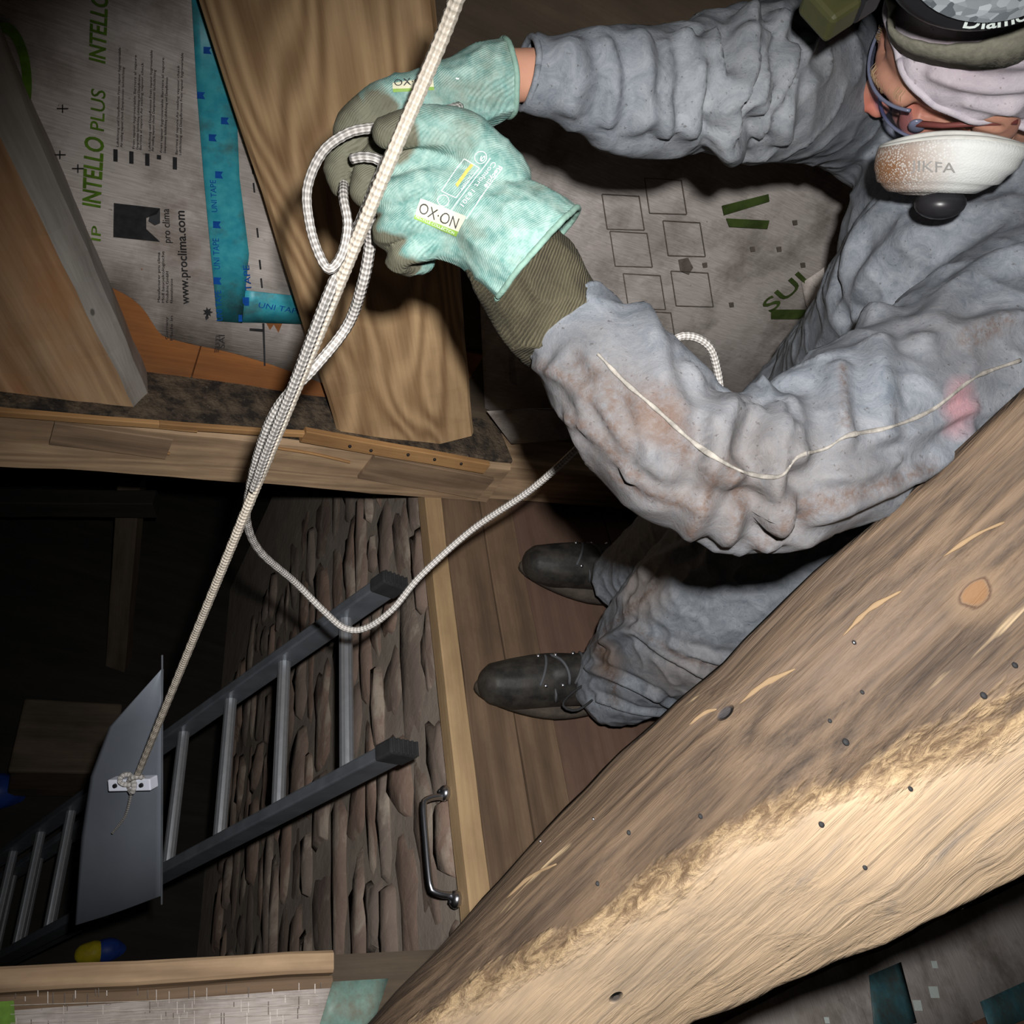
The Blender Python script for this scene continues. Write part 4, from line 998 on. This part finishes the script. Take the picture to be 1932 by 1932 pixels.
# hems and the piped seam down the near sleeve
def ribbon(name, px, w_, mat, n=110, h=.0011):
    Q = cr(np.array([(a, b, 0) for a, b in px], float), n); P = []; Nn = []
    for q in Q:
        hh = bv.ray_cast(Vector(C0), Vector(nrm(ray(q[0], q[1]))))
        if hh[0] is not None: P.append(np.array(hh[0])); Nn.append(np.array(hh[1]) * (1 if np.array(hh[1]) @ (C0 - P[-1]) > 0 else -1))
    P = np.array(P); Nn = np.array(Nn); Nn = np.array([np.mean(Nn[max(0, i - 4):i + 5], axis=0) for i in range(len(Nn))]); T = np.gradient(P, axis=0); rings = []
    for i in range(len(P)):
        b = nrm(np.cross(T[i], Nn[i])); n_ = nrm(Nn[i]); w2 = w_ * (.75 + .5 * noise.noise(Vector(P[i]) * 70))
        rings.append([P[i] + b * w2 * .5 * math.cos(a) + n_ * (h * math.sin(a) + .0004) for a in np.arange(8) / 8 * 6.283])
    v_, f_ = loft(rings); return add(name, v_, f_, mat, suit, smooth=True)
def bead(name, px, r, mat, off=.001, parent=None, closed=False, n=90, wob=.0):
    P = project(bv, cr(np.array([(a, b, 0) for a, b in px], float), n))
    if wob: P = P + np.array([np.array(noise.noise_vector(Vector(p) * 60)) * wob for p in P])
    v_, f_, uv_ = tube(P, r, 8); return add(name, v_, f_, mat, parent or suit, smooth=True)
ribbon('seam', [(1128, 668), (1180, 722), (1238, 772), (1300, 828), (1345, 860), (1400, 890), (1450, 900), (1478, 895), (1505, 862), (1558, 846), (1600, 822), (1680, 806), (1760, 772), (1840, 712), (1925, 680)], .0042, MT['seam'])

# --- head in its own frame: x = person's left, y = forward, z = up
_x, _y, _z = LF(1700, 170)
fH = BAS @ np.array([-.766, -.091, .637]); uH = BAS @ np.array([-.617, -.172, -.768]); fH = nrm(fH); uH = nrm(uH - (uH @ fH) * fH); lH = np.cross(uH, fH); lH = lH if lH @ _y > 0 else -lH
RH = np.column_stack([lH, fH, uH])
H = C0 + BAS @ np.array([.4647, -.4504, .7448])
def hp(x, y, z): return H + RH @ np.array([x, y, z])
def he(c, r): return ellip(hp(*c), r, RH, 14)
def hc(*pts): return chain_mesh([(*hp(x, y, z), r) for x, y, z, r in pts])
head_p = [he((0, -.008, .035), (.075, .094, .088)), he((0, .03, -.045), (.060, .062, .078)), he((0, .072, -.098), (.030, .024, .022)),
          hc((0, .09, .012, .0095), (0, .108, -.012, .0115), (0, .124, -.032, .0145)), he((.013, .108, -.036), (.010, .012, .009)), he((-.013, .108, -.036), (.010, .012, .009)),
          hc((-.05, .066, .028, .011), (-.025, .083, .031, .012), (0, .088, .026, .011), (.025, .083, .031, .012), (.05, .066, .028, .011)),
          he((.043, .06, -.022), (.022, .022, .018)), he((-.043, .06, -.022), (.022, .022, .018)), hc((-.022, .087, -.068, .007), (0, .096, -.066, .0085), (.022, .087, -.068, .007)), hc((-.018, .086, -.078, .006), (0, .094, -.079, .0085), (.018, .086, -.078, .006)),
          he((.03, .077, .006), (.014, .010, .010)), he((-.03, .077, .006), (.014, .010, .010)),
          he((.077, -.012, -.008), (.010, .020, .031)), he((-.077, -.012, -.008), (.010, .020, .031)),
          hc((.05, .03, -.07, .020), (.055, .0, -.055, .022)), hc((-.05, .03, -.07, .020), (-.055, .0, -.055, .022))]
neckb = V(1960, 330, .86)
neck = [chain_mesh([(*hp(0, -.02, -.07), .056), (*hp(0, -.045, -.13), .056), (*neckb, .062)])]
thin = lambda c, k: chain_mesh([(x, y, z, r * k) for x, y, z, r in CH(*c)])
wr = [(940, 146, .615, 48), (1000, 142, .625, 46), (1060, 150, .64, 54)]
wl = [(960, 470, .60, 56), (1040, 570, .62, 66), (1120, 672, .615, 80)]
bvv, bn, bf = skin(head_p + neck + [thin(c, .58) for c in (larm[1:], rarm[1:], torso, torso2, shoul, lleg, rleg)] + [chain_mesh(CH(*wr)), chain_mesh(CH(*wl))], .0034, 3)
bn = normals(bvv, bf); bb_ = BVHTree.FromPolygons([Vector(p) for p in bvv], bf)
for pts, hg, wd_ in (([(1745, 218), (1790, 232), (1835, 262)], -.0035, .0028), ([(1790, 215), (1840, 230), (1885, 240)], -.003, .003), ([(1780, 262), (1800, 282), (1832, 276)], -.004, .003), ([(1835, 262), (1870, 280), (1910, 262)], -.003, .003), ([(1720, 160), (1760, 172), (1800, 180)], -.0025, .0025), ([(1640, 75), (1680, 100), (1720, 130)], -.002, .004), ([(1660, 85), (1705, 120), (1745, 150)], .0015, .004)):
    bvv = fold(bvv, bn, bb_, pts, hg, wd_, 40)
dn = np.minimum(np.linalg.norm(bvv - hp(0, .128, -.034), axis=1), np.linalg.norm(bvv - hp(.035, .075, -.01), axis=1) + .012)
body = add('body', bvv, bf, MT['skin'], per, None, True, attr={'flush': np.clip(1 - (dn - .012) / .03, 0, 1)})
bb_ = BVHTree.FromPolygons([Vector(p) for p in bvv], bf)
# eyebrows: short grey hairs as fine tapered strands joined in one part
hv = []; hf = []; ho = 0
for sgn in (1, -1):
    for k in range(150):
        t_ = rnd.random(); x = sgn * (.012 + .042 * t_); y = .0985 - .034 * t_ ** 1.5; z = .036 + rnd.uniform(-.006, .005)
        p = hp(x, y - .004, z); q = hp(x + sgn * .008, y + .0005, z - .004 + rnd.uniform(-.003, .003))
        v_, f_, _ = tube([p, (p + q) / 2 + RH @ np.array([0, .002, 0]), q], [.00035, .0003, .0001], 4); hv.append(v_); hf += [tuple(i + ho for i in g) for g in f_]; ho += len(v_)
tag(add('eyebrow', np.vstack(hv), hf, MT['brow'], per), kind='stuff')
# eyes under the glasses, half closed looking down
for sgn in (1, -1):
    v_, f_ = he((sgn * .031, .0775, .0045), (.0125, .0095, .0095)); add('eye', v_, f_, plain('eye_white', S(226, 214, 206), .2), per, smooth=True)
# --- hood
hoodp = [ellip(hp(0, -.012, .034), (.085, .103, .097), RH, 18), hc((0, -.02, -.03, .084), (0, -.035, -.09, .085), (0, -.055, -.15, .09))]
hoodp.append(chain_mesh([(*hp(0, -.055, -.13), .088), (*V(1950, 320, .86), .100)]))
v_, n_, f_ = skin(hoodp, .0042, 8)
hl = (v_ - H) @ RH
# face opening: plane leaning back towards the jaw
fn = nrm(np.array([0, .72, -.69])); op = np.array([0, .028, .040])
keep = ~(((hl - op) @ fn > 0.0) & (hl[:, 2] > -.20))
v_, f_ = cut(v_, f_, lambda q: ~((((q - H) @ RH - op) @ fn > 0) & (((q - H) @ RH)[:, 2] > -.20)))
n_ = normals(v_, f_)
for i in range(len(v_)):
    q = Vector(v_[i]); v_[i] += n_[i] * ((1 - abs(noise.noise(q * 14))) ** 3 - .4) * .006
hb_ = BVHTree.FromPolygons([Vector(p) for p in v_], f_)
for pts in ([(1700, 70), (1790, 110), (1932, 120)], [(1760, 140), (1850, 170), (1932, 165)], [(1830, 195), (1932, 215)], [(1690, 65), (1740, 95), (1800, 100)]):
    v_ = fold(v_, n_, hb_, pts, .004, .006)
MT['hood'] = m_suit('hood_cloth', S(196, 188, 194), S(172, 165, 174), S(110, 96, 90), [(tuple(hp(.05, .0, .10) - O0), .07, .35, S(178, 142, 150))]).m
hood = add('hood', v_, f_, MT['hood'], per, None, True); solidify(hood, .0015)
hb_ = BVHTree.FromPolygons([Vector(p) for p in v_], f_)
lp = max(loops_of(f_), key=len); P = v_[lp]
P = np.array([np.mean([P[(i + k) % len(P)] for k in range(-3, 4)], axis=0) for i in range(0, len(P), 2)])
P = np.vstack([P, P[:1]])
v2, f2, _ = tube(P, .0036, 8); add('hem', v2, f2, MT['hood'], hood, smooth=True)

# --- headlamp strap, lamp and switch box
lamp = None
rings = []
for a in np.linspace(0, 6.283, 61):
    dr_ = RH @ np.array([math.sin(a), math.cos(a), 0]); ring = []
    rad = []
    for dz in (-.016, -.008, 0, .008, .016):
        ax_ = hp(0, -.012, .097 + .008 * math.cos(a) + dz); h_ = hb_.ray_cast(Vector(ax_ + dr_ * .3), Vector(-dr_))
        rad.append(float((np.array(h_[0]) - ax_) @ dr_) if h_[0] is not None else .06)
    for dz, of in ((-.013, .0), (-.013, .0035), (.013, .0035), (.013, .0)):
        ax_ = hp(0, -.012, .097 + .008 * math.cos(a) + dz); k_ = (dz + .016) / .032; r_ = max(rad[0] * (1 - k_) + rad[4] * k_, max(rad[1:4]) - .004) + .003
        ring.append(ax_ + dr_ * (r_ + of))
    rings.append(ring)
v2, f2 = loft(rings, False); lampo = add('headlamp', v2, f2, MT['greyband'], per, None, True)
# lamp body seen at the top edge: dark strap piece with print, clear faceted lens
Pl = project(hb_, [(1850, 30)]); lc = Pl[0] if len(Pl) else hp(.05, 0, .11)
tl = nrm(BAS @ np.array([1., .12, .0])); nl = nrm(C0 - lc); nl = nrm(nl - (nl @ tl) * tl); vl = np.cross(nl, tl)
lc = V(1876, -66, .53)
ML = Matrix([[tl[i], vl[i], nl[i], lc[i]] for i in range(3)] + [[0, 0, 0, 1]])
def ringz(rx, ry, z0, n=40): return [(rx * math.cos(a), ry * math.sin(a), z0) for a in np.arange(n) / n * 6.283]
def local_loft(name, rr, mat, smooth=True):
    v3, f3 = loft(rr); m4 = np.array(ML); return add(name, v3 @ m4[:3, :3].T + m4[:3, 3], f3, mat, lampo, ML, smooth)
local_loft('lamp_housing', [ringz(.060, .034, -.05), ringz(.066, .040, -.025), ringz(.064, .0385, -.012)], MT['black'])
local_loft('lamp_lens', [ringz(.055, .0325, -.014), ringz(.0565, .0335, -.004), ringz(.047, .026, .004), ringz(.030, .016, .008), ringz(.004, .003, .009)], MT['lamp'], False)
v3, f3 = text2d('Diamond', .02); w3 = v3[:, 0].max(); m4 = np.array(ML)
Lt = .105
P = []
for x, y, _z in v3:
    ang = -1.72 + .13 + (x / w3) * 1.05
    r_ = .0585 + 0; 
    P.append((math.cos(ang) * (.0585 + 0 + (-y / .7) * .008 + .004), math.sin(ang) * (.0335 + (-y / .7) * .008 + .004), -.0135))
P = np.array(P); add('lettering', P @ m4[:3, :3].T + m4[:3, 3] + nl * .003, f3, MT['ink_white'], lampo)
MS = frame(V(1592, 6, .58), BAS @ np.array([.75, -.5, .0]), BAS @ np.array([.45, .85, -.2]))
box('switch_box', MS, (-.024, -.022, -.012), (.004, .014, .012), MT['olive'], lampo, .004); box('switch_box', MS, (.002, -.022, -.013), (.026, .014, .013), MT['black'], lampo, .004)

# --- safety glasses
gl = []
def arc(z0, rad, n=31, lim=1.2): return [hp(math.sin(a) * .074, .030 + math.cos(a) * rad - .0, z0) for a in np.linspace(-lim, lim, n)]
gk = []
lens = patch('safety_glasses', [arc(.030, .074), arc(.012, .079), arc(-.006, .079), arc(-.020, .075)], MT['lens'], per, None, .0016, 31, nrmdir=fH)
for nm, z0, rad in (('lens_rim', .030, .074), ('lens_rim', -.020, .0755)):
    v2, f2, _ = tube(arc(z0, rad), .0018, 6); add(nm, v2, f2, MT['lensrim'], lens, smooth=True)
for sgn in (1, -1):
    v2, f2, _ = tube([hp(sgn * .069, .058, .008), hp(sgn * .078, .03, .008), hp(sgn * .083, -.005, .006), hp(sgn * .082, -.03, -.004)], [.0035, .0026, .0024, .0024], 8); add('temple_arm', v2, f2, MT['dark_red'], lens, smooth=True)
    v2, f2 = ellip(hp(sgn * .0695, .056, .004), (.004, .008, .010), RH, 8); add('hinge', v2, f2, MT['lensrim'], lens, smooth=True)

# --- respirator pulled below the nose and chin
mc = V(1798, 270, .70)
mz = nrm(.02 * _x + .93 * _y + .25 * _z); mx = nrm(.95 * _x + .30 * _y + .1 * _z); mx = nrm(mx - (mx @ mz) * mz); my = np.cross(mz, mx)
RM = np.column_stack([mx, my, mz])
rr = []; gr = []
for k in range(13):
    t_ = k / 12; ph = t_ * math.pi / 2 * .96
    ra, rb = .057 * math.cos(ph) ** .55 + .002, .046 * math.cos(ph) ** .55 + .002
    ring = []
    for a in np.arange(48) / 48 * 6.283:
        x = ra * math.cos(a) - .012 * t_; y = rb * math.sin(a); zz = .040 * math.sin(ph) + .010 * math.cos(a) ** 2 * (1 - t_) - .006 * (1 - t_) + .0016 * math.sin(t_ * 28)
        ring.append(mc + RM @ np.array([x, y, zz])); gr.append(np.clip(1.15 - np.hypot((x + .048) / .05, (zz - .02) / .05), 0, 1))
    rr.append(ring)
v2, f2 = loft(rr, False); f2.append(tuple(12 * 48 + i for i in range(48)))
resp = add('respirator', v2, f2, MT['mask'], per, None, True, attr={'grime': gr}); solidify(resp, .003, 1)
v2, f2, _ = tube(np.vstack([rr[0], rr[0][:1]]), .0028, 8); add('rim', v2, f2, plain('mask_rim', S(196, 196, 190), .8), resp, smooth=True)
vx = mc + RM @ np.array([.0, .012, .050]); v2, f2 = ellip(vx, (.022, .02, .014), RM, 10); add('exhale_valve', v2, f2, MT['black'], resp, smooth=True)
v2, f2, _ = tube([mc + RM @ np.array([.055, .0, .01]), hp(.07, .01, -.075), hp(.08, -.05, -.06)], .004, 8); add('strap', v2, f2, MT['mask'], resp, smooth=True)

def wraptext(parent, s, A, B, bvh, hpx, mat, name='lettering', lift=.0008, bold=0.0):
    """print lettering on a curved surface: px baseline A->B as seen in the photo, laid onto the mesh"""
    v3, f3 = text2d(s, bold); w3 = v3[:, 0].max(); A = np.array(A, float); B = np.array(B, float); t_ = (B - A); L = np.linalg.norm(t_); t_ /= L; up = np.array([t_[1], -t_[0]])
    P = []
    for x, y, _z in v3:
        q = A + t_ * (x / w3 * L) + up * (y / .7 * hpx); h_ = bvh.ray_cast(Vector(C0), Vector(nrm(ray(*q))))
        if h_[0] is None: return None
        P.append(np.array(h_[0]) + np.array(h_[1]) * lift * (1 if Vector(h_[1]).dot(Vector(C0 - np.array(h_[0]))) > 0 else -1))
    return add(name, P, f3, mat, parent)
def wrappoly(parent, px, bvh, mat, name='print', lift=.0006, n=8):
    """quad patch (4 px corners) laid onto the mesh as an n x n grid"""
    a, b, c, d = [np.array(p, float) for p in px]; P = []
    for i in range(n + 1):
        for j in range(n + 1):
            u, w_ = j / n, i / n; q = (a * (1 - u) + b * u) * (1 - w_) + (d * (1 - u) + c * u) * w_
            h_ = bvh.ray_cast(Vector(C0), Vector(nrm(ray(*q))))
            if h_[0] is None: return None
            P.append(np.array(h_[0]) + np.array(h_[1]) * lift)
    fs = [(i * (n + 1) + j, i * (n + 1) + j + 1, (i + 1) * (n + 1) + j + 1, (i + 1) * (n + 1) + j) for i in range(n) for j in range(n)]
    return add(name, P, fs, mat, parent, smooth=True)
mbv = BVHTree.FromPolygons([Vector(p) for p in v2], f2)
rv = np.array([p for r_ in rr for p in r_]); rf = loft(rr, False)[1]; mbv = BVHTree.FromPolygons([Vector(p) for p in rv], rf)
MT['emboss'] = plain('embossed', S(140, 138, 136), .8)
wraptext(resp, 'JIKFA', (1722, 318), (1802, 320), mbv, 17, MT['emboss'], lift=.0043)

# --- knitted cuff and gloves
v2, n2, f2 = skin([chain_mesh(CH((975, 492, .605, 92), (1030, 572, .62, 100), (1085, 640, .63, 96), (1120, 690, .63, 80)))], .004, 4)
n2 = normals(v2, f2)
for i in range(len(v2)):
    q = Vector(v2[i]); v2[i] += n2[i] * ((1 - abs(noise.noise(q * 24))) ** 3 - .4) * .007
add('knit_cuff', v2, f2, MT['knit'], per, None, True)

def glove(name, chains, tips, coat_r, voxel=.0021, extra=(), cutp=None):
    v3, n3, f3 = skin([chain_mesh(CH(*c), 14) for c in chains], voxel, 2)
    if cutp: v3, f3 = cut(v3, f3, cuffcut(cutp[0], cutp[1], .2))
    n3 = normals(v3, f3)
    for i in range(len(v3)):
        q = Vector(v3[i]); v3[i] += n3[i] * ((1 - abs(noise.noise(q * 38))) ** 3 - .4) * .0022
    co = np.zeros(len(v3))
    for (p, r_) in tips: co = np.maximum(co, np.clip(1.5 - np.linalg.norm(v3 - V(*p), axis=1) / r_, 0, 1))
    o = add(name, v3, f3, MT['glove'], per, None, True, attr={'coat': co}); solidify(o, .0012)
    hem(v3, f3, .0024, MT['glove_hem'], o)
    return o, BVHTree.FromPolygons([Vector(p) for p in v3], f3)
lg, lgb = glove('glove', [
    [(1035, 505, .605, 118), (975, 455, .60, 112), (905, 395, .60, 82), (835, 300, .592, 40)], [(975, 455, .60, 100), (890, 390, .595, 75), (815, 350, .588, 42)], [(960, 460, .60, 90), (880, 410, .597, 70), (812, 402, .59, 40)], [(960, 470, .605, 85), (880, 445, .605, 62), (822, 450, .60, 36)],
    [(835, 300, .59, 38), (754, 312, .580, 27), (742, 336, .603, 26), (785, 345, .625, 26)], [(815, 350, .586, 40), (744, 368, .578, 28), (734, 392, .603, 27), (780, 396, .63, 27)],
    [(812, 402, .59, 38), (740, 425, .586, 27), (733, 448, .61, 26), (780, 448, .63, 26)], [(822, 450, .60, 34), (762, 478, .60, 25), (756, 496, .62, 24), (800, 490, .64, 24)],
    [(940, 335, .592, 62), (880, 262, .575, 46), (810, 240, .562, 37), (755, 244, .558, 33), (728, 252, .558, 28)]],
    [((735, 252, .555), .022), ((748, 330, .60), .020), ((742, 385, .60), .020), ((740, 445, .60), .021), ((765, 490, .61), .02), ((770, 280, .60), .015)], 0, cutp=((1010, 492, .605), (930, 415, .60)))
rg, rgb = glove('glove', [
    [(975, 146, .622, 62), (935, 150, .618, 66), (880, 168, .612, 62), (800, 168, .605, 38)], [(940, 160, .618, 60), (860, 190, .615, 52), (775, 200, .61, 36)], [(930, 175, .622, 52), (850, 215, .622, 46), (790, 235, .622, 34)], [(925, 185, .63, 44), (850, 235, .635, 38), (815, 265, .635, 30)],
    [(800, 168, .605, 36), (722, 188, .605, 33), (668, 228, .612, 30), (655, 262, .618, 26)], [(775, 200, .61, 36), (700, 235, .615, 33), (648, 292, .618, 31), (640, 335, .62, 27), (642, 352, .622, 22)],
    [(790, 235, .622, 34), (730, 285, .618, 32), (698, 328, .612, 30), (684, 362, .612, 26)], [(815, 265, .635, 30), (765, 315, .635, 28), (742, 350, .635, 25)]],
    [((640, 330, .615), .034), ((688, 350, .61), .034), ((660, 240, .612), .026), ((745, 345, .63), .03), ((720, 210, .61), .02)], 0, cutp=((958, 148, .620), (920, 152, .616)))
MT['lab_cream'] = plain('label_cream', S(200, 196, 170), .6, 0, .08, 100); MT['lab_green'] = plain('label_green', S(124, 158, 70), .6, 0, .1, 100)
wrappoly(lg, [(793, 374), (880, 408), (866, 437), (783, 405)], lgb, MT['lab_cream'], 'brand_label', .0006, 10)
wrappoly(lg, [(783, 405), (866, 437), (862, 446), (780, 412)], lgb, MT['lab_green'], 'brand_label', .0007, 10)
wraptext(lg, 'OX·ON', (788, 401), (862, 431), lgb, 20, MT['ink_black'], lift=.0012)
wraptext(lg, 'RECYCLE COLLECTION', (783, 410), (858, 441), lgb, 5, MT['ink_white'], lift=.0013)
wraptext(lg, 'Recycle', (941, 312), (913, 353), lgb, 8, MT['ink_white'], lift=.001, bold=.02)
wraptext(lg, 'Comfort 16301', (930, 304), (869, 386), lgb, 9, MT['ink_white'], lift=.001)
def wline(p, q, w_=.8): 
    (x0, y0), (x1, y1) = p, q; nx, ny = nrm((y1 - y0, x0 - x1)) * w_
    wrappoly(lg, [(x0 - nx, y0 - ny), (x1 - nx, y1 - ny), (x1 + nx, y1 + ny), (x0 + nx, y0 + ny)], lgb, MT['ink_white'], 'print_line', .001, 8)
for p, q in (((948, 317), (880, 413)), ((925, 299), (851, 399)), ((877, 299), (833, 361)), ((905, 317), (861, 374)), ((877, 299), (905, 317)), ((833, 361), (861, 374))): wline(p, q)
for (cx_, cy_, r_) in ((907, 297, 11), (837, 379, 11)):
    for k in range(14):
        a0, a1 = k / 14 * 6.283, (k + 1) / 14 * 6.283; wline((cx_ + r_ * math.cos(a0), cy_ + r_ * math.sin(a0)), (cx_ + r_ * math.cos(a1), cy_ + r_ * math.sin(a1)), .7)
wraptext(lg, '9', (910, 291), (903, 301), lgb, 9, MT['ink_white'], lift=.001); wraptext(lg, 'OX PROTECT', (892, 322), (868, 357), lgb, 4, MT['ink_white'], lift=.001)
wrappoly(lg, [(890, 307), (894, 311), (864, 354), (860, 349)], lgb, MT['ink_orange'], 'print', .001, 6)
wraptext(rg, 'I', (860, 150), (866, 151), rgb, 3, MT['ink_white'])
wrappoly(rg, [(741, 157), (817, 147), (819, 164), (741, 168)], rgb, MT['lab_cream'], 'brand_label', .0006, 10)
wrappoly(rg, [(741, 168), (819, 164), (819, 170), (742, 174)], rgb, MT['lab_green'], 'brand_label', .0006, 10)
wraptext(rg, 'OX·ON', (745, 163), (814, 158), rgb, 12, MT['ink_black'], lift=.0012)
wrappoly(lg, [(972, 508), (1042, 446), (1048, 452), (978, 518)], lgb, MT['lab_cream'], 'cuff_label', .0008, 8)

# --- shoes
def shoe(toe, heel, zt, seed, wpx):
    T, Hh = np.array(FL(*toe)), np.array(FL(*heel)); fx = nrm(T - Hh); sx_ = np.cross(UPZ, fx); L = np.linalg.norm(T - Hh); k = L / .29
    def sp(x, y, z_): return Hh + fx * x * k + sx_ * y * k + UPZ * z_ * k
    up = [[(*sp(.03, 0, .06), .036), (*sp(.10, 0, .06), .040), (*sp(.17, 0, .05), .042), (*sp(.225, .003, .034), .040), (*sp(.25, .003, .03), .035)], [(*sp(.05, 0, .07), .038), (*sp(.055, 0, .12), .040)], [(*sp(.10, 0, .085), .034), (*sp(.165, 0, .07), .03)]]
    v3, n3, f3 = skin([chain_mesh([(a, b, c, r_ * k) for a, b, c, r_ in u]) for u in up], .0045, 4)
    v3[:, 2] = np.maximum(v3[:, 2], .014)
    o = add('shoe', v3, f3, MT['shoe'], per, None, True)
    bv3 = BVHTree.FromPolygons([Vector(p) for p in v3], f3)
    ring0 = []
    for a in np.arange(40) / 40 * 6.283:
        x = .143 + .140 * math.cos(a); y = .0405 * math.sin(a) * (1 - .18 * (math.cos(a) < 0) * abs(math.cos(a))) * (1 - .1 * math.cos(2 * a)); ring0.append((x, y))
    v4, f4 = loft([[sp(x * .99, y * .99, .001) for x, y in ring0], [sp(x, y, .010) for x, y in ring0], [sp(.145 + (x - .145) * .985, y * .98, .024) for x, y in ring0]]); add('sole', v4, f4, MT['sole'], o, frame(Hh, fx, sx_), True)
    # toe cap ridge, eyelets and laces
    for i in range(4):
        x = .118 + i * .027; pts = []
        for y in np.linspace(-.026, .026, 9):
            h_ = bv3.ray_cast(Vector(sp(x + y * (.35 if i % 2 else -.35), y, .3)), Vector((0, 0, -1)))
            if h_[0] is not None: pts.append(np.array(h_[0]) + UPZ * .002)
        if len(pts) > 3: v4, f4, _ = tube(cr(np.array(pts), 14), .0034, 6); add('lace', v4, f4, MT['dull'], o, smooth=True)
        for y in (-.026, .026):
            h_ = bv3.ray_cast(Vector(sp(x, y, .3)), Vector((0, 0, -1)))
            if h_[0] is not None: v4, f4 = ellip(np.array(h_[0]), (.0055, .0055, .0045), n=6); add('eyelet', v4, f4, MT['steel'], o, smooth=True)
    for i in range(3):
        P = []
        for y, xo in ((.030, 0), (.036, -.004), (.041, -.010)):
            h_ = bv3.ray_cast(Vector(sp(.135 + i * .024 + xo, y, .3)), Vector((0, 0, -1)))
            if h_[0] is not None: P.append(np.array(h_[0]) + UPZ * .001)
        if len(P) == 3: v4, f4, _ = tube(np.array(P), [.001, .003, .0045], 6); add('side_tab', v4, f4, MT['dull'], o, smooth=True)
    lp_ = [sp(.11, .02, .11), sp(.13, .05, .11), sp(.17, .075, .10), sp(.19, .065, .095), sp(.16, .04, .10), sp(.11, .02, .112)]
    if seed == 1: v4, f4, _ = tube(cr(np.array(lp_), 30), .0028, 6); add('lace_bow', v4, f4, MT['rubber'], o, smooth=True)
    return o
shoe((882, 1300), (1165, 1322), 0, 1, 0); shoe((968, 1070), (1215, 1130), 0, 2, 0)

# ------------------------------------------------------------------ rope
rope = empty('rope', V(725, 330, .585), label='braided white rope running from the gloved hands down to the grey panel', cat='rope')
RA, RB = V(722, 335, .562), V(262, 1452, 1.30)
RR = .0054
def rp(name, pts, mat, r=RR, n=None):
    P = np.array([V(*p) if isinstance(p, tuple) else p for p in pts]); L = np.linalg.norm(np.diff(P, axis=0), axis=1).sum()
    n = n or max(12, int(L / .0026)); v3, f3, uv_ = tube(cr(P, n), r, 14, .10, .014); return add(name, v3, f3, mat, rope, smooth=True, uv=uv_)
rp('taut_line', [(872, -30, .50), (826, 90, .527), (722, 335, .562)] + [V(722, 335, .562) + (V(258, 1466, 1.312) - V(722, 335, .562)) * t_ for t_ in (.12, .35, .6, .85, 1.0)], MT['rope_taut'])
rp('slack_line', [(738, 366, .60), (712, 376, .59), (697, 405, .60), (698, 460, .63), (684, 535, .66), (655, 615, .70), (592, 695, .70), (530, 760, .725), (496, 830, .765), (472, 920, .83), (466, 985, .91), (492, 1042, 1.0), (556, 1098, 1.10), (610, 1152, 1.14), (650, 1185, 1.16), (690, 1185, 1.16), (740, 1150, 1.15), (795, 1085, 1.15), (890, 1000, 1.14), (1000, 925, 1.08), (1090, 845, 1.0), (1190, 740, .92), (1262, 650, .90), (1300, 634, .90), (1338, 654, .91), (1354, 700, .93), (1362, 760, .95)], MT['rope'], .0048)
rp('loop', [(742, 238, .590), (700, 242, .585), (655, 252, .58), (608, 288, .58), (580, 355, .59), (585, 425, .60), (602, 480, .60), (622, 508, .60), (645, 480, .60), (656, 425, .595), (648, 372, .60), (650, 330, .63)], MT['rope'], .0038)
rp('loop', [(664, 300, .588), (684, 296, .585), (708, 299, .585), (728, 312, .592)], MT['rope'], .0038)
rp('rope_end', [(806, 214, .592), (826, 214, .584), (850, 209, .582), (866, 204, .592)], MT['rope'], .0045)
rp('bight', [(732, 300, .571), (714, 343, .580), (680, 422, .612), (622, 552, .626), (556, 722, .688), (504, 850, .752), (478, 925, .80)], MT['rope'], .0048)
kc = V(250, 1474, 1.310); kn = []
for t_ in np.linspace(0, 6.283, 150):
    kn.append(kc + RIGHT * (math.sin(t_) + 1.6 * math.sin(2 * t_)) * .0075 - DOWN * (math.cos(t_) - 1.6 * math.cos(2 * t_)) * .0065 - FWD * (-math.sin(3 * t_)) * .006 - FWD * .004)
v3, f3, uv_ = tube(np.array(kn), .0042, 10, .1, .014); add('knot', v3, f3, MT['rope'], rope, smooth=True, uv=uv_)
rp('tail', [(252, 1478, 1.305), (247, 1500, 1.315), (236, 1540, 1.34), (212, 1572, 1.37)], MT['rope'], .0022)
